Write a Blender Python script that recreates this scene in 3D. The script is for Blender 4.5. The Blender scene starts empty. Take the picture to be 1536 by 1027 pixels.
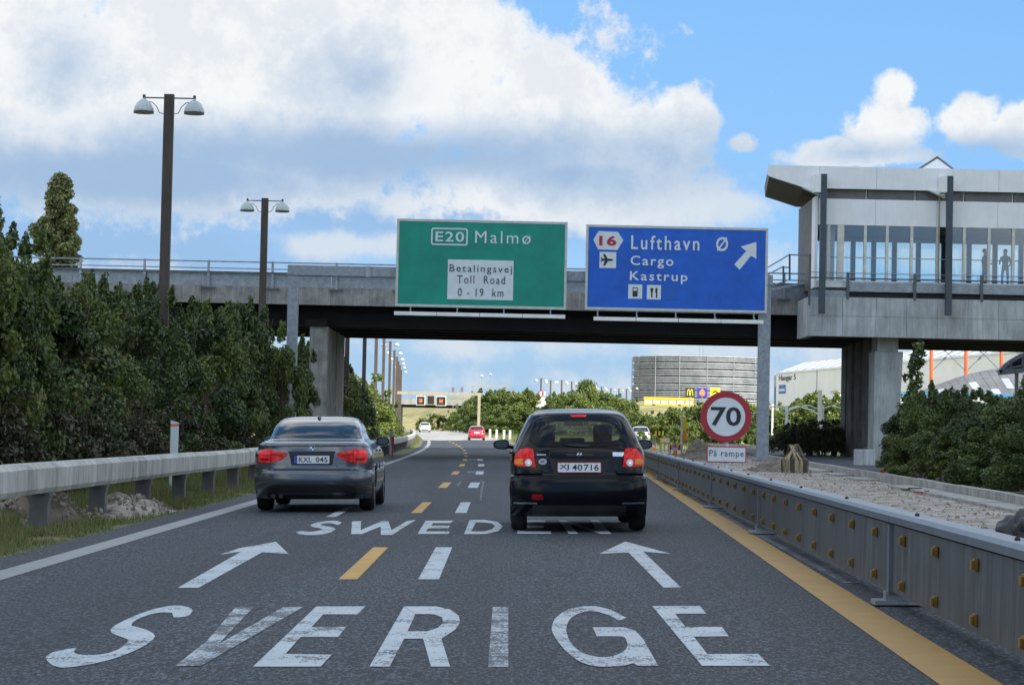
import bpy, bmesh, math, random
import numpy as np
from mathutils import Vector, Matrix, Euler
rnd = random.Random(7)
scene = bpy.context.scene
col = scene.collection
rad = math.radians
# ------------------------------------------------------------------ camera
TH = rad(1.2)                       # cross fall of the carriageway (right side higher); the car stands on it
EYE = 1.2
F = 3400.0
PITCH = math.atan(133.5/F); YAW = math.atan(18/F)
TILT = Matrix.Rotation(-TH, 3, 'Y')
VIEW = TILT @ Matrix.Rotation(-YAW, 3, 'Z') @ Matrix.Rotation(PITCH, 3, 'X')
CAM = TILT @ Vector((0, 0, EYE))
cd = bpy.data.cameras.new('camera'); cam = bpy.data.objects.new('camera', cd); col.objects.link(cam)
cd.sensor_width = 36; cd.lens = 36*F/1536; cd.clip_start = .1; cd.clip_end = 8000
R3 = Matrix((VIEW @ Vector((1,0,0)), VIEW @ Vector((0,0,1)), VIEW @ Vector((0,-1,0)))).transposed()
cam.matrix_world = Matrix.Translation(CAM) @ R3.to_4x4()
scene.camera = cam
def at(px, py, Y):
    "point of the place seen at photograph pixel (px,py), Y metres ahead"
    d = VIEW @ Vector((px-768, F, -(py-513.5)))
    return CAM + d*((Y-CAM.y)/d.y)
def road(px, py, lift=0.0):
    "point of the carriageway plane seen at photograph pixel"
    d = VIEW @ Vector((px-768, F, -(py-513.5)))
    n = TILT @ Vector((0,0,1))
    t = (n*lift - CAM).dot(n)/d.dot(n)
    return CAM + d*t
def shift(y): return -(max(0.0, y-60)**2)/9400
def rise(y): return min(1.0, 1.7e-5*max(0.0, y-110)**2)
def sst(a, b, v):
    v = min(1, max(0, (v-a)/(b-a))); return v*v*(3-2*v)
def G(x, y):
    u = x-shift(y)
    z = math.tan(TH)*max(-9, min(20, u)) + rise(y)
    z += sst(290, 380, y)*max(0, min(1, (-u-6.5)/16))*6.0+sst(455, 640, y)*4.2*(1 if abs(u) < 300 else .5)
    z += sst(320, 400, y)*max(0, min(1, (u-5)/16))*5.0
    return z
# ------------------------------------------------------------------ sun, sky, exposure
SUN_AZ, SUN_EL = rad(142), rad(42)
tosun = Vector((math.sin(SUN_AZ)*math.cos(SUN_EL), math.cos(SUN_AZ)*math.cos(SUN_EL), math.sin(SUN_EL)))
sl = bpy.data.lights.new('sun', 'SUN'); sl.energy = 5.0; sl.angle = rad(.5); sl.color = (1, .95, .87)
so = bpy.data.objects.new('sun', sl); col.objects.link(so); so.rotation_euler = tosun.to_track_quat('Z','Y').to_euler()
scene.view_settings.view_transform = 'Standard'; scene.view_settings.look = 'None'
scene.view_settings.exposure = 0.75; scene.view_settings.gamma = 1.0
scene.view_settings.use_curve_mapping = False
scene.cycles.max_bounces = 8; scene.cycles.transparent_max_bounces = 12; scene.cycles.caustics_reflective = False; scene.cycles.caustics_refractive = False
world = bpy.data.worlds.new('World'); scene.world = world; world.use_nodes = True
WN = world.node_tree; WN.nodes.clear()
def wn(t, **k):
    n = WN.nodes.new(t)
    for a, b in k.items(): setattr(n, a, b)
    return n
def wl(a, b): WN.links.new(a, b)
def wm(op, a, b=None, c=None, clamp=False):
    n = wn('ShaderNodeMath', operation=op, use_clamp=clamp)
    for i, v in enumerate((a, b, c)):
        if v is None: continue
        if isinstance(v, (int, float)): n.inputs[i].default_value = v
        else: wl(v, n.inputs[i])
    return n.outputs[0]
def wmap(v, a, b, c=0., d=1.):
    n = wn('ShaderNodeMapRange', interpolation_type='SMOOTHSTEP')
    wl(v, n.inputs[0])
    for i, q in zip((1,2,3,4), (a,b,c,d)): n.inputs[i].default_value = q
    return n.outputs[0]
def wmix(f, a, b):
    n = wn('ShaderNodeMix', data_type='RGBA')
    if isinstance(f, (int, float)): n.inputs[0].default_value = f
    else: wl(f, n.inputs[0])
    for s, v in ((n.inputs[6], a), (n.inputs[7], b)):
        if isinstance(v, tuple): s.default_value = (*v, 1)
        else: wl(v, s)
    return n.outputs[2]
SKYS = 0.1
sky = wn('ShaderNodeTexSky', sky_type='NISHITA', sun_disc=False, sun_elevation=SUN_EL, sun_rotation=SUN_AZ)
tc = wn('ShaderNodeTexCoord'); sp = wn('ShaderNodeSeparateXYZ'); wl(tc.outputs['Generated'], sp.inputs[0])
az = wm('ARCTAN2', sp.outputs[0], sp.outputs[1]); el = wm('ARCSINE', sp.outputs[2])
U = wm('MULTIPLY_ADD', az, 3.4, .75); V = wm('MULTIPLY_ADD', el, 3.4, 0.0)   # thousandths of the photograph, only as units
# undo the roll so that the numbers read like the photograph
V = wm('ADD', V, wm('MULTIPLY', wm('MAXIMUM', wm('MINIMUM', wm('SUBTRACT', U, .768), 1.5), -1.5), -.021))
def noise(scale, detail, rough, off=0., ysc=1.0):
    mp = wn('ShaderNodeMapping'); mp.inputs['Location'].default_value = (off, off*1.7, off*.6); mp.inputs['Scale'].default_value = (1, 1, ysc)
    wl(tc.outputs['Generated'], mp.inputs[0])
    n = wn('ShaderNodeTexNoise'); n.inputs['Scale'].default_value = scale; n.inputs['Detail'].default_value = detail; n.inputs['Roughness'].default_value = rough
    wl(mp.outputs[0], n.inputs['Vector']); return n.outputs['Fac']
n1 = noise(15, 10, .66); n2 = noise(60, 8, .68, 3.1); n3 = noise(9, 4, .5, 7.7, 2.5)
n1c = wm('SUBTRACT', n1, .5); n2c = wm('SUBTRACT', n2, .5)
def field(ells):
    cur = None
    for (x, y, a, b, w) in ells:             # photograph pixels
        dx = wm('MULTIPLY', wm('SUBTRACT', U, x/1000), 1000/a); dy = wm('MULTIPLY', wm('SUBTRACT', V, (647-y)/1000), 1000/b)
        r = wm('SQRT', wm('ADD', wm('MULTIPLY', dx, dx), wm('MULTIPLY', dy, dy)))
        f = wm('MULTIPLY', wm('SUBTRACT', 1.0, r), w)
        cur = f if cur is None else wm('MAXIMUM', cur, f)
    return cur
bank = field([(300,130,620,150,1), (290,150,720,190,1.25), (-150,60,420,260,1), (620,130,240,140,1), (560,20,210,90,1), (800,170,190,120,1), (930,215,140,80,1), (1010,185,65,62,1), (700,60,110,80,1), (300,-60,330,90,1),(760,270,260,90,.8),
              (1240,235,80,32,1), (1315,200,75,58,1), (1330,145,42,42,1), (1440,190,60,45,.9), (1530,200,90,42,.9), (1105,218,26,16,.6), (1270,240,130,26,1)])
bank = wm('ADD', bank, wm('ADD', wm('MULTIPLY', n1c, 1.9), wm('MULTIPLY', n2c, .9)))
M1 = wmap(bank, .02, .34)
low = field([(330,303,270,20,1.1), (530,368,150,28,1.1), (150,500,500,22,.6), (730,300,330,46,.8), (1080,312,80,24,.8), (1420,390,260,50,1), (1250,480,300,60,.7), (830,520,520,40,.7), (930,330,130,30,.7), (820,575,600,46,.55), (100,420,300,20,.4), (700,340,120,40,.8)])
low = wm('ADD', low, wm('ADD', wm('MULTIPLY', n3, 1.1), -.55))
low = wm('ADD', low, wm('ADD', wm('MULTIPLY', n1c, 3.2), wm('MULTIPLY', n2c, 1.0)))
M2 = wmap(low, -.05, .75, 0, .85)
veil = field([(330,270,560,110,1), (620,290,470,110,1), (150,380,420,70,1)])
M3 = wmap(wm('ADD', veil, wm('ADD', wm('MULTIPLY', n1c, 1.1), wm('MULTIPLY', n3, .4))), .1, .75, 0, .72)
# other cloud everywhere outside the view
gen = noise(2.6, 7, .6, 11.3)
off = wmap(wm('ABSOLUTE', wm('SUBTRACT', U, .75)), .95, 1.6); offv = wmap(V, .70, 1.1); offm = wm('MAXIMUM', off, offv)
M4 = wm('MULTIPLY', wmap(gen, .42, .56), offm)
skyc = wmix(.72, sky.outputs[0], (1.02, 2.87, 5.82))
hz = wmap(V, -.02, .38, .78, 0)
skyc = wmix(hz, skyc, (2.54, 3.69, 4.84))
W_ = (5.49, 5.62, 5.70); GR = (2.05, 3.0, 4.35)
sh = field([(560,235,620,62,1), (200,268,420,60,1), (850,262,170,50,.8), (90,110,60,60,.5), (530,130,80,50,.35), (1290,235,110,25,.6), (1450,235,90,24,.6)])
sh = wm('ADD', sh, wm('MULTIPLY', n1c, 1.5)); S1 = wmap(sh, -.45, .75, 0, .95)
# grey folds inside the bright mass
fold = wmap(wm('ADD', wm('MULTIPLY', n2, .5), wm('MULTIPLY', n1, .5)), .44, .58, 0, .55)
cl1 = wmix(S1, wmix(fold, W_, (4.02, 4.43, 4.92)), GR)
c = wmix(M3, skyc, (1.89, 2.95, 4.51))
c = wmix(M2, c, (4.26, 4.67, 5.08))
c = wmix(M1, c, cl1)
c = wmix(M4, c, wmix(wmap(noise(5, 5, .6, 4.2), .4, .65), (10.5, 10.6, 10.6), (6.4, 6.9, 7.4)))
below = wmap(el, -.03, 0.0)
c = wmix(below, (1.2, 1.3, 1.2), c)
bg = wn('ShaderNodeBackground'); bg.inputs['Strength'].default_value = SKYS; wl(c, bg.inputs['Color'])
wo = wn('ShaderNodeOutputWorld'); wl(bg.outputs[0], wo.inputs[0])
# ------------------------------------------------------------------ materials
def newmat(name):
    m = bpy.data.materials.new(name); m.use_nodes = True; nt = m.node_tree; nt.nodes.clear()
    out = nt.nodes.new('ShaderNodeOutputMaterial'); b = nt.nodes.new('ShaderNodeBsdfPrincipled'); nt.links.new(b.outputs[0], out.inputs[0])
    return m, nt, b, out
def pm(name, c, rough=.7, metal=0., var=.18, scale=3., bump=.0, c2=None, detail=5, coat=0., stretch=None, streak=0, ramp=(.35,.65), spec=.5, bscale=None, emit=0):
    m, nt, b, out = newmat(name); L = nt.links.new
    tcn = nt.nodes.new('ShaderNodeTexCoord'); mp = nt.nodes.new('ShaderNodeMapping'); L(tcn.outputs['Object'], mp.inputs[0])
    if stretch: mp.inputs['Scale'].default_value = stretch
    no = nt.nodes.new('ShaderNodeTexNoise'); no.inputs['Scale'].default_value = scale; no.inputs['Detail'].default_value = detail; no.inputs['Roughness'].default_value = .62; L(mp.outputs[0], no.inputs['Vector'])
    rp = nt.nodes.new('ShaderNodeValToRGB'); L(no.outputs['Fac'], rp.inputs[0])
    lo = tuple(v*(1-var) for v in c); hi = c2 if c2 else tuple(min(1, v*(1+var)) for v in c)
    rp.color_ramp.elements[0].position = ramp[0]; rp.color_ramp.elements[1].position = ramp[1]
    rp.color_ramp.elements[0].color = (*lo, 1); rp.color_ramp.elements[1].color = (*hi, 1)
    colo = rp.outputs[0]
    if streak:                      # rain streaks and blotches of their own
        m2 = nt.nodes.new('ShaderNodeMapping'); L(tcn.outputs['Object'], m2.inputs[0]); m2.inputs['Scale'].default_value = (4, 4, .35)
        n2_ = nt.nodes.new('ShaderNodeTexNoise'); n2_.inputs['Scale'].default_value = 1.6; n2_.inputs['Detail'].default_value = 8; n2_.inputs['Roughness'].default_value = .7; L(m2.outputs[0], n2_.inputs['Vector'])
        r2 = nt.nodes.new('ShaderNodeValToRGB'); L(n2_.outputs['Fac'], r2.inputs[0]); r2.color_ramp.elements[0].position = .34; r2.color_ramp.elements[1].position = .58
        k_ = 1-streak; r2.color_ramp.elements[0].color = (k_, k_*.98, k_*.94, 1); r2.color_ramp.elements[1].color = (1,1,1,1)
        mx_ = nt.nodes.new('ShaderNodeMix'); mx_.data_type = 'RGBA'; mx_.blend_type = 'MULTIPLY'; mx_.inputs[0].default_value = 1; L(colo, mx_.inputs[6]); L(r2.outputs[0], mx_.inputs[7]); colo = mx_.outputs[2]
    L(colo, b.inputs['Base Color'])
    b.inputs['Roughness'].default_value = rough; b.inputs['Metallic'].default_value = metal; b.inputs['Coat Weight'].default_value = coat
    b.inputs['Specular IOR Level'].default_value = spec
    if emit: L(rp.outputs[0], b.inputs['Emission Color']); b.inputs['Emission Strength'].default_value = emit
    if bump:
        bn = nt.nodes.new('ShaderNodeTexNoise'); bn.inputs['Scale'].default_value = bscale or scale*6; bn.inputs['Detail'].default_value = 4; L(mp.outputs[0], bn.inputs['Vector'])
        bu = nt.nodes.new('ShaderNodeBump'); bu.inputs['Strength'].default_value = bump; bu.inputs['Distance'].default_value = .02; L(bn.outputs['Fac'], bu.inputs['Height']); L(bu.outputs[0], b.inputs['Normal'])
    return m
def asphalt_mat(name, paint=None, wear=0.0, worns=1.0):
    "coarse asphalt; with paint: paint over it, rubbed off the stones by wear"
    m, nt, b, out = newmat(name); L = nt.links.new
    tcn = nt.nodes.new('ShaderNodeTexCoord')
    def nz(s, d, r=.6, st=None):
        mp = nt.nodes.new('ShaderNodeMapping'); L(tcn.outputs['Object'], mp.inputs[0])
        if st: mp.inputs['Scale'].default_value = st
        n = nt.nodes.new('ShaderNodeTexNoise'); n.inputs['Scale'].default_value = s; n.inputs['Detail'].default_value = d; n.inputs['Roughness'].default_value = r; L(mp.outputs[0], n.inputs['Vector']); return n.outputs['Fac']
    def rp(f, p0, p1, c0, c1):
        r = nt.nodes.new('ShaderNodeValToRGB'); r.color_ramp.elements[0].position = p0; r.color_ramp.elements[1].position = p1
        r.color_ramp.elements[0].color = (*c0, 1); r.color_ramp.elements[1].color = (*c1, 1); L(f, r.inputs[0]); return r.outputs[0]
    def mix(f, a, c_, t='MIX'):
        n = nt.nodes.new('ShaderNodeMix'); n.data_type = 'RGBA'; n.blend_type = t
        if isinstance(f, float): n.inputs[0].default_value = f
        else: L(f, n.inputs[0])
        for s, v in ((n.inputs[6], a), (n.inputs[7], c_)):
            if isinstance(v, tuple): s.default_value = (*v, 1)
            else: L(v, s)
        return n.outputs[2]
    grain = nz(44, 4, .85, (1, .30, 1)); big = nz(.6, 4, .6, (1, .25, 1))
    base = rp(grain, .50, .575, (.0015, .0025, .0045), (.100, .120, .145))
    base = mix(.55, base, rp(big, .3, .7, (.55,.56,.58), (1.0,1.0,1.0)), 'MULTIPLY')
    scr = nz(1.3, 6, .7, (1.6, .5, 1))                 # pale scuffs
    trk = nz(1.1, 3, .5, (1, .035, 1)); base = mix(.8, base, rp(trk, .36, .62, (.62,.63,.65), (1.12,1.12,1.12)), 'MULTIPLY')
    pat = nz(.35, 2, .4, (1.2, .2, 1)); base = mix(.7, base, rp(pat, .40, .47, (.74,.74,.76), (1,1,1)), 'MULTIPLY')
    base = mix(rp(scr, .69, .76, (0,0,0), (.35,.35,.35)), base, (.30,.32,.34))
    if paint:
        wn_ = nz(2.2*worns, 5, .7); a = nt.nodes.new('ShaderNodeMath'); a.operation = 'MULTIPLY_ADD'; L(wn_, a.inputs[0]); a.inputs[1].default_value = .8; L(grain, a.inputs[2])
        msk = rp(a.outputs[0], 1.18-wear*.40, 1.27-wear*.40, (1,1,1), (0,0,0))
        tone = rp(nz(3, 5), .3, .7, tuple(v*.78 for v in paint), paint)
        base = mix(msk, base, tone)
    L(base, b.inputs['Base Color']); b.inputs['Roughness'].default_value = .78 if not paint else .6
    bu = nt.nodes.new('ShaderNodeBump'); bu.inputs['Strength'].default_value = .7 if not paint else .25; bu.inputs['Distance'].default_value = .012; L(grain, bu.inputs['Height']); L(bu.outputs[0], b.inputs['Normal'])
    return m
def leaf_mat(name, cols, trans=.25):
    m, nt, b, out = newmat(name); nt.nodes.remove(b); L = nt.links.new
    g = nt.nodes.new('ShaderNodeNewGeometry'); r = nt.nodes.new('ShaderNodeValToRGB'); L(g.outputs['Random Per Island'], r.inputs[0])
    e = r.color_ramp.elements; e[0].position = 0; e[1].position = 1; e[0].color = (*cols[0],1); e[1].color = (*cols[-1],1)
    for i, c_ in enumerate(cols[1:-1]): k = e.new((i+1)/(len(cols)-1)); k.color = (*c_, 1)
    oi = nt.nodes.new('ShaderNodeObjectInfo'); hs = nt.nodes.new('ShaderNodeHueSaturation')
    ma = nt.nodes.new('ShaderNodeMapRange'); L(oi.outputs['Random'], ma.inputs[0]); ma.inputs[3].default_value = .72; ma.inputs[4].default_value = 1.25; L(ma.outputs[0], hs.inputs['Value'])
    mh = nt.nodes.new('ShaderNodeMapRange'); L(oi.outputs['Random'], mh.inputs[0]); mh.inputs[3].default_value = .515; mh.inputs[4].default_value = .485; L(mh.outputs[0], hs.inputs['Hue'])
    L(r.outputs[0], hs.inputs['Color'])
    d = nt.nodes.new('ShaderNodeBsdfPrincipled'); d.inputs['Roughness'].default_value = .5; t = nt.nodes.new('ShaderNodeBsdfTranslucent'); L(hs.outputs[0], d.inputs['Base Color']); L(hs.outputs[0], t.inputs['Color'])
    x = nt.nodes.new('ShaderNodeMixShader'); x.inputs[0].default_value = trans; L(d.outputs[0], x.inputs[1]); L(t.outputs[0], x.inputs[2]); L(x.outputs[0], out.inputs[0])
    return m
def glass_mat(name, tint, alpha, rough=.03):
    "clear pane: partly see-through, partly mirror"
    m, nt, b, out = newmat(name); L = nt.links.new; nt.nodes.remove(b)
    t = nt.nodes.new('ShaderNodeBsdfTransparent'); t.inputs[0].default_value = (*tint, 1)
    g = nt.nodes.new('ShaderNodeBsdfGlossy'); g.inputs['Roughness'].default_value = rough; g.inputs[0].default_value = (.9,.95,1,1)
    lw = nt.nodes.new('ShaderNodeLayerWeight'); lw.inputs[0].default_value = .35
    mr = nt.nodes.new('ShaderNodeMapRange'); L(lw.outputs['Fresnel'], mr.inputs[0]); mr.inputs[3].default_value = alpha; mr.inputs[4].default_value = .6
    x = nt.nodes.new('ShaderNodeMixShader'); L(mr.outputs[0], x.inputs[0]); L(t.outputs[0], x.inputs[1]); L(g.outputs[0], x.inputs[2]); L(x.outputs[0], out.inputs[0])
    return m
M = {}
M['asphalt'] = asphalt_mat('asphalt')
M['paint_white'] = asphalt_mat('road_paint_white', (.44,.49,.52), .50)
M['paint_worn'] = asphalt_mat('road_paint_worn', (.42,.46,.49), .88)
M['paint_faint'] = asphalt_mat('road_paint_faint', (.20,.22,.24), 1.0)
M['paint_line'] = asphalt_mat('road_paint_line', (.25,.26,.255), .35)
M['paint_yellow'] = asphalt_mat('road_paint_yellow', (.50,.27,.02), .3)
M['paint_yellow_line'] = asphalt_mat('road_paint_yellow_line', (.37,.20,.018), .40)
M['concrete'] = pm('concrete', (.31,.305,.285), .85, var=.28, scale=1.4, bump=.3, detail=8, streak=.35)
M['concrete_new'] = pm('concrete_pale', (.42,.45,.46), .85, var=.22, scale=1.1, bump=.25, detail=9, stretch=(1,1,.5), streak=.28)
M['concrete_dark'] = pm('concrete_dark', (.12,.12,.118), .9, var=.3, scale=1.2, bump=.2)
M['soffit'] = pm('girder_shade_tone', (.010,.010,.011), .9, var=.35, scale=.8)  # near-black colour carries the shade beneath the decks
M['beam_conc'] = pm('guardrail_concrete', (.42,.42,.39), .8, var=.3, scale=2.2, bump=.25, detail=9, stretch=(1,1,.35), streak=.32)
M['galv'] = pm('galvanised_steel', (.28,.305,.33), .45, .55, var=.18, scale=6, bump=.05)
M['galv_panel'] = pm('barrier_steel', (.098,.108,.118), .5, .4, var=.26, scale=5, bump=.05, stretch=(2.5,2.5,.25), detail=7, streak=.4)
M['galv_cap'] = pm('barrier_cap_steel', (.14,.17,.20), .42, .4, var=.12, scale=5)
M['rail_dark'] = pm('dark_rail_steel', (.10,.115,.13), .5, .4, var=.2, scale=4)
M['rail'] = pm('rail_steel', (.30,.33,.36), .5, .5, var=.2, scale=4)
M['corten'] = pm('brown_pole', (.075,.060,.05), .75, .1, var=.25, scale=5, bump=.1, stretch=(1,1,.2))
M['lampglass'] = pm('lamp_bowl', (.44,.50,.50), .3, var=.1, scale=3)
M['lampdark'] = pm('lamp_ring', (.05,.055,.06), .5, var=.1)
M['sgreen'] = pm('sign_green', (.0,.235,.165), .42, var=.1, scale=.9, c2=(.0,.28,.20))
M['sblue'] = pm('sign_blue', (.004,.095,.50), .42, var=.1, scale=.9, c2=(.006,.12,.60))
M['swhite'] = pm('sign_white', (.64,.70,.72), .45, var=.05)
M['sborder'] = pm('sign_border', (.50,.53,.50), .45, var=.1)
M['sblack'] = pm('sign_black', (.015,.017,.02), .5, var=.1)
M['sgreytext'] = pm('sign_dark_grey', (.045,.055,.065), .5, var=.1)
M['sred'] = pm('sign_red', (.36,.018,.035), .45, var=.1)
M['sred2'] = pm('number_red', (.42,.02,.03), .45, var=.1)
M['tube'] = pm('light_trough_white', (.78,.80,.76), .4, var=.08, scale=2)
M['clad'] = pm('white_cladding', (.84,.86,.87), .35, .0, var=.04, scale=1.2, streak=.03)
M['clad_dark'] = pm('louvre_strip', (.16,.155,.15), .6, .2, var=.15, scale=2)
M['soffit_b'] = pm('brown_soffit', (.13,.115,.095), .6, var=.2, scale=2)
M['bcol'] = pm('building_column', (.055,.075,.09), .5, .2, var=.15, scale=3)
M['mull'] = pm('mullion_cream', (.62,.61,.55), .5, var=.12, scale=3)
M['glass'] = glass_mat('window_glass', (.90,.95,.96), .07)
M['carglass'] = glass_mat('car_glass', (.84,.90,.86), .0)
M['darkglass'] = pm('tinted_glass', (.008,.012,.02), .06, var=.2, spec=.9)
M['gravel'] = pm('crushed_gravel', (.22,.18,.14), .95, var=.5, scale=3, bump=.9, detail=12, c2=(.50,.45,.39), ramp=(.3,.72), bscale=40)
M['soil'] = pm('soil', (.10,.075,.05), .95, var=.4, scale=4, bump=.6, c2=(.2,.17,.13))
M['stone'] = pm('stones', (.27,.235,.195), .9, var=.35, scale=12, bump=.3)
M['turf'] = pm('verge_turf', (.075,.085,.032), .95, var=.35, scale=1.6, bump=.6, c2=(.17,.16,.06), detail=8, ramp=(.3,.72))
M['field'] = pm('rough_grassland', (.15,.17,.05), .95, var=.3, scale=.25, bump=.4, c2=(.36,.29,.13), detail=9, ramp=(.35,.68))
M['grass'] = leaf_mat('grass_blades', [(.06,.09,.025),(.11,.15,.04),(.18,.20,.06),(.26,.23,.11)], .3)
M['leaf_dark'] = leaf_mat('dark_leaves', [(.014,.030,.009),(.035,.070,.016),(.060,.108,.022),(.040,.075,.018),(.11,.15,.034),(.09,.075,.03)], .22)
M['leaf_olive'] = leaf_mat('olive_leaves', [(.02,.042,.012),(.055,.10,.02),(.10,.15,.03),(.14,.18,.04),(.19,.21,.055),(.08,.12,.03)], .3)
M['leaf_mid'] = leaf_mat('mid_leaves', [(.05,.09,.02),(.10,.16,.03),(.15,.20,.04),(.21,.23,.06)], .3)
M['leaf_pale'] = leaf_mat('poplar_leaves', [(.13,.16,.05),(.22,.25,.09),(.32,.33,.15),(.07,.09,.04)], .3)
M['leaf_brown'] = leaf_mat('dry_leaves', [(.07,.05,.025),(.035,.055,.018),(.11,.08,.04),(.03,.05,.015)], .2)
M['bark'] = pm('bark', (.10,.075,.05), .9, var=.35, scale=9, bump=.5)
M['wood'] = pm('old_wood', (.30,.25,.15), .85, var=.35, scale=6, bump=.3, stretch=(3,3,.4))
M['rubber'] = pm('rubber', (.012,.012,.013), .8, var=.2, scale=9)
M['rim'] = pm('alloy_rim', (.35,.36,.38), .35, .8, var=.1)
M['pgrey'] = pm('graphite_paint', (.108,.12,.138), .22, .75, var=.05, scale=30, coat=.5)
M['pgrey2'] = pm('graphite_paint_bumper', (.10,.112,.128), .26, .7, var=.05, scale=30, coat=.4)
M['pblack'] = pm('black_paint', (.004,.005,.007), .08, .0, var=.1, scale=9, coat=.0, spec=.26)
M['pblack2'] = pm('black_paint_bumper', (.005,.006,.009), .14, .0, var=.2, scale=3, coat=.0, spec=.2)
M['plastic'] = pm('black_plastic', (.012,.012,.013), .6, var=.2, scale=9)
M['chrome'] = pm('chrome', (.6,.62,.64), .2, 1.0, var=.05)
M['lred'] = pm('tail_red', (.80,.004,.010), .3, var=.3, scale=14, c2=(1.0,.05,.045), spec=.25)
M['ldred'] = pm('tail_dark_red', (.26,.003,.008), .3, var=.2, scale=14, spec=.25)
M['lamber'] = pm('tail_amber', (.85,.25,.03), .3, var=.2, scale=14, spec=.3)
M['lclear'] = pm('tail_clear', (.62,.68,.68), .15, var=.15, scale=14, coat=1.0)
M['plate'] = pm('plate_white', (.66,.70,.72), .4, var=.04)
M['eublue'] = pm('plate_blue', (.01,.07,.42), .4, var=.04)
M['seat'] = pm('seat_fabric', (.022,.025,.03), .9, var=.2, scale=20)
M['pred'] = pm('red_paint', (.62,.012,.03), .3, var=.05, scale=9, coat=1.0)
M['pwhite'] = pm('white_paint', (.72,.74,.76), .3, var=.05, coat=.8)
M['psilver'] = pm('silver_paint', (.42,.48,.48), .3, .4, var=.05, coat=1.0)
M['orange'] = pm('orange_steel', (.78,.13,.045), .5, var=.08)
M['louvre'] = pm('grey_louvre', (.36,.38,.40), .6, .2, var=.2, scale=.5)
M['louvre_gap'] = pm('louvre_gap', (.30,.32,.34), .8, var=.3, scale=.5)
M['hangar'] = pm('hangar_white', (.84,.84,.82), .6, var=.05, scale=.2)
M['hroof'] = pm('hangar_roof', (.30,.30,.30), .6, var=.12, scale=.6)
M['hlight'] = pm('rooflight', (.50,.56,.58), .4, var=.08)
M['vault'] = pm('vault_roof', (.11,.113,.12), .6, var=.2, scale=.5)
M['busy'] = pm('bus_yellow', (.85,.42,.02), .35, var=.05, coat=.5)
M['myel'] = pm('sign_yellow', (.85,.60,.03), .4, var=.05)
M['mgreen'] = pm('sign_dark_green', (.02,.045,.03), .5, var=.05)
M['mpurple'] = pm('sign_purple', (.05,.03,.42), .5, var=.05)
M['morange'] = pm('sign_orange', (.85,.25,.02), .5, var=.05)
M['khaki'] = pm('beige_steel', (.33,.29,.20), .6, var=.15)
M['ledo'] = pm('orange_led', (.75,.18,.04), .6, var=.3, scale=9, emit=.25)
M['reflector'] = pm('yellow_reflector', (.19,.115,.012), .35, var=.2, scale=30)
M['skin'] = pm('skin', (.35,.2,.14), .6, var=.05)
M['cloth1'] = pm('dark_jacket', (.05,.09,.10), .85, var=.2, scale=9)
M['cloth2'] = pm('grey_clothes', (.12,.14,.15), .85, var=.2, scale=9)
M['hair'] = pm('dark_hair', (.02,.015,.01), .8, var=.2)
M['blueb'] = pm('blue_panel', (.04,.20,.36), .5, var=.1)
M['bag'] = pm('black_bag', (.012,.013,.014), .55, var=.3, scale=9, bump=.5)
# the cloud overhead whose shade lies on the near road
mc, nt, b, out = newmat('cloud_vapour'); nt.nodes.remove(b)
d_ = nt.nodes.new('ShaderNodeBsdfDiffuse'); d_.inputs[0].default_value = (.85,.87,.9,1); t_ = nt.nodes.new('ShaderNodeBsdfTranslucent'); t_.inputs[0].default_value = (.8,.84,.9,1)
x_ = nt.nodes.new('ShaderNodeMixShader'); x_.inputs[0].default_value = .5; nt.links.new(d_.outputs[0], x_.inputs[1]); nt.links.new(t_.outputs[0], x_.inputs[2]); nt.links.new(x_.outputs[0], out.inputs[0])
M['cloud'] = mc
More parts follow.
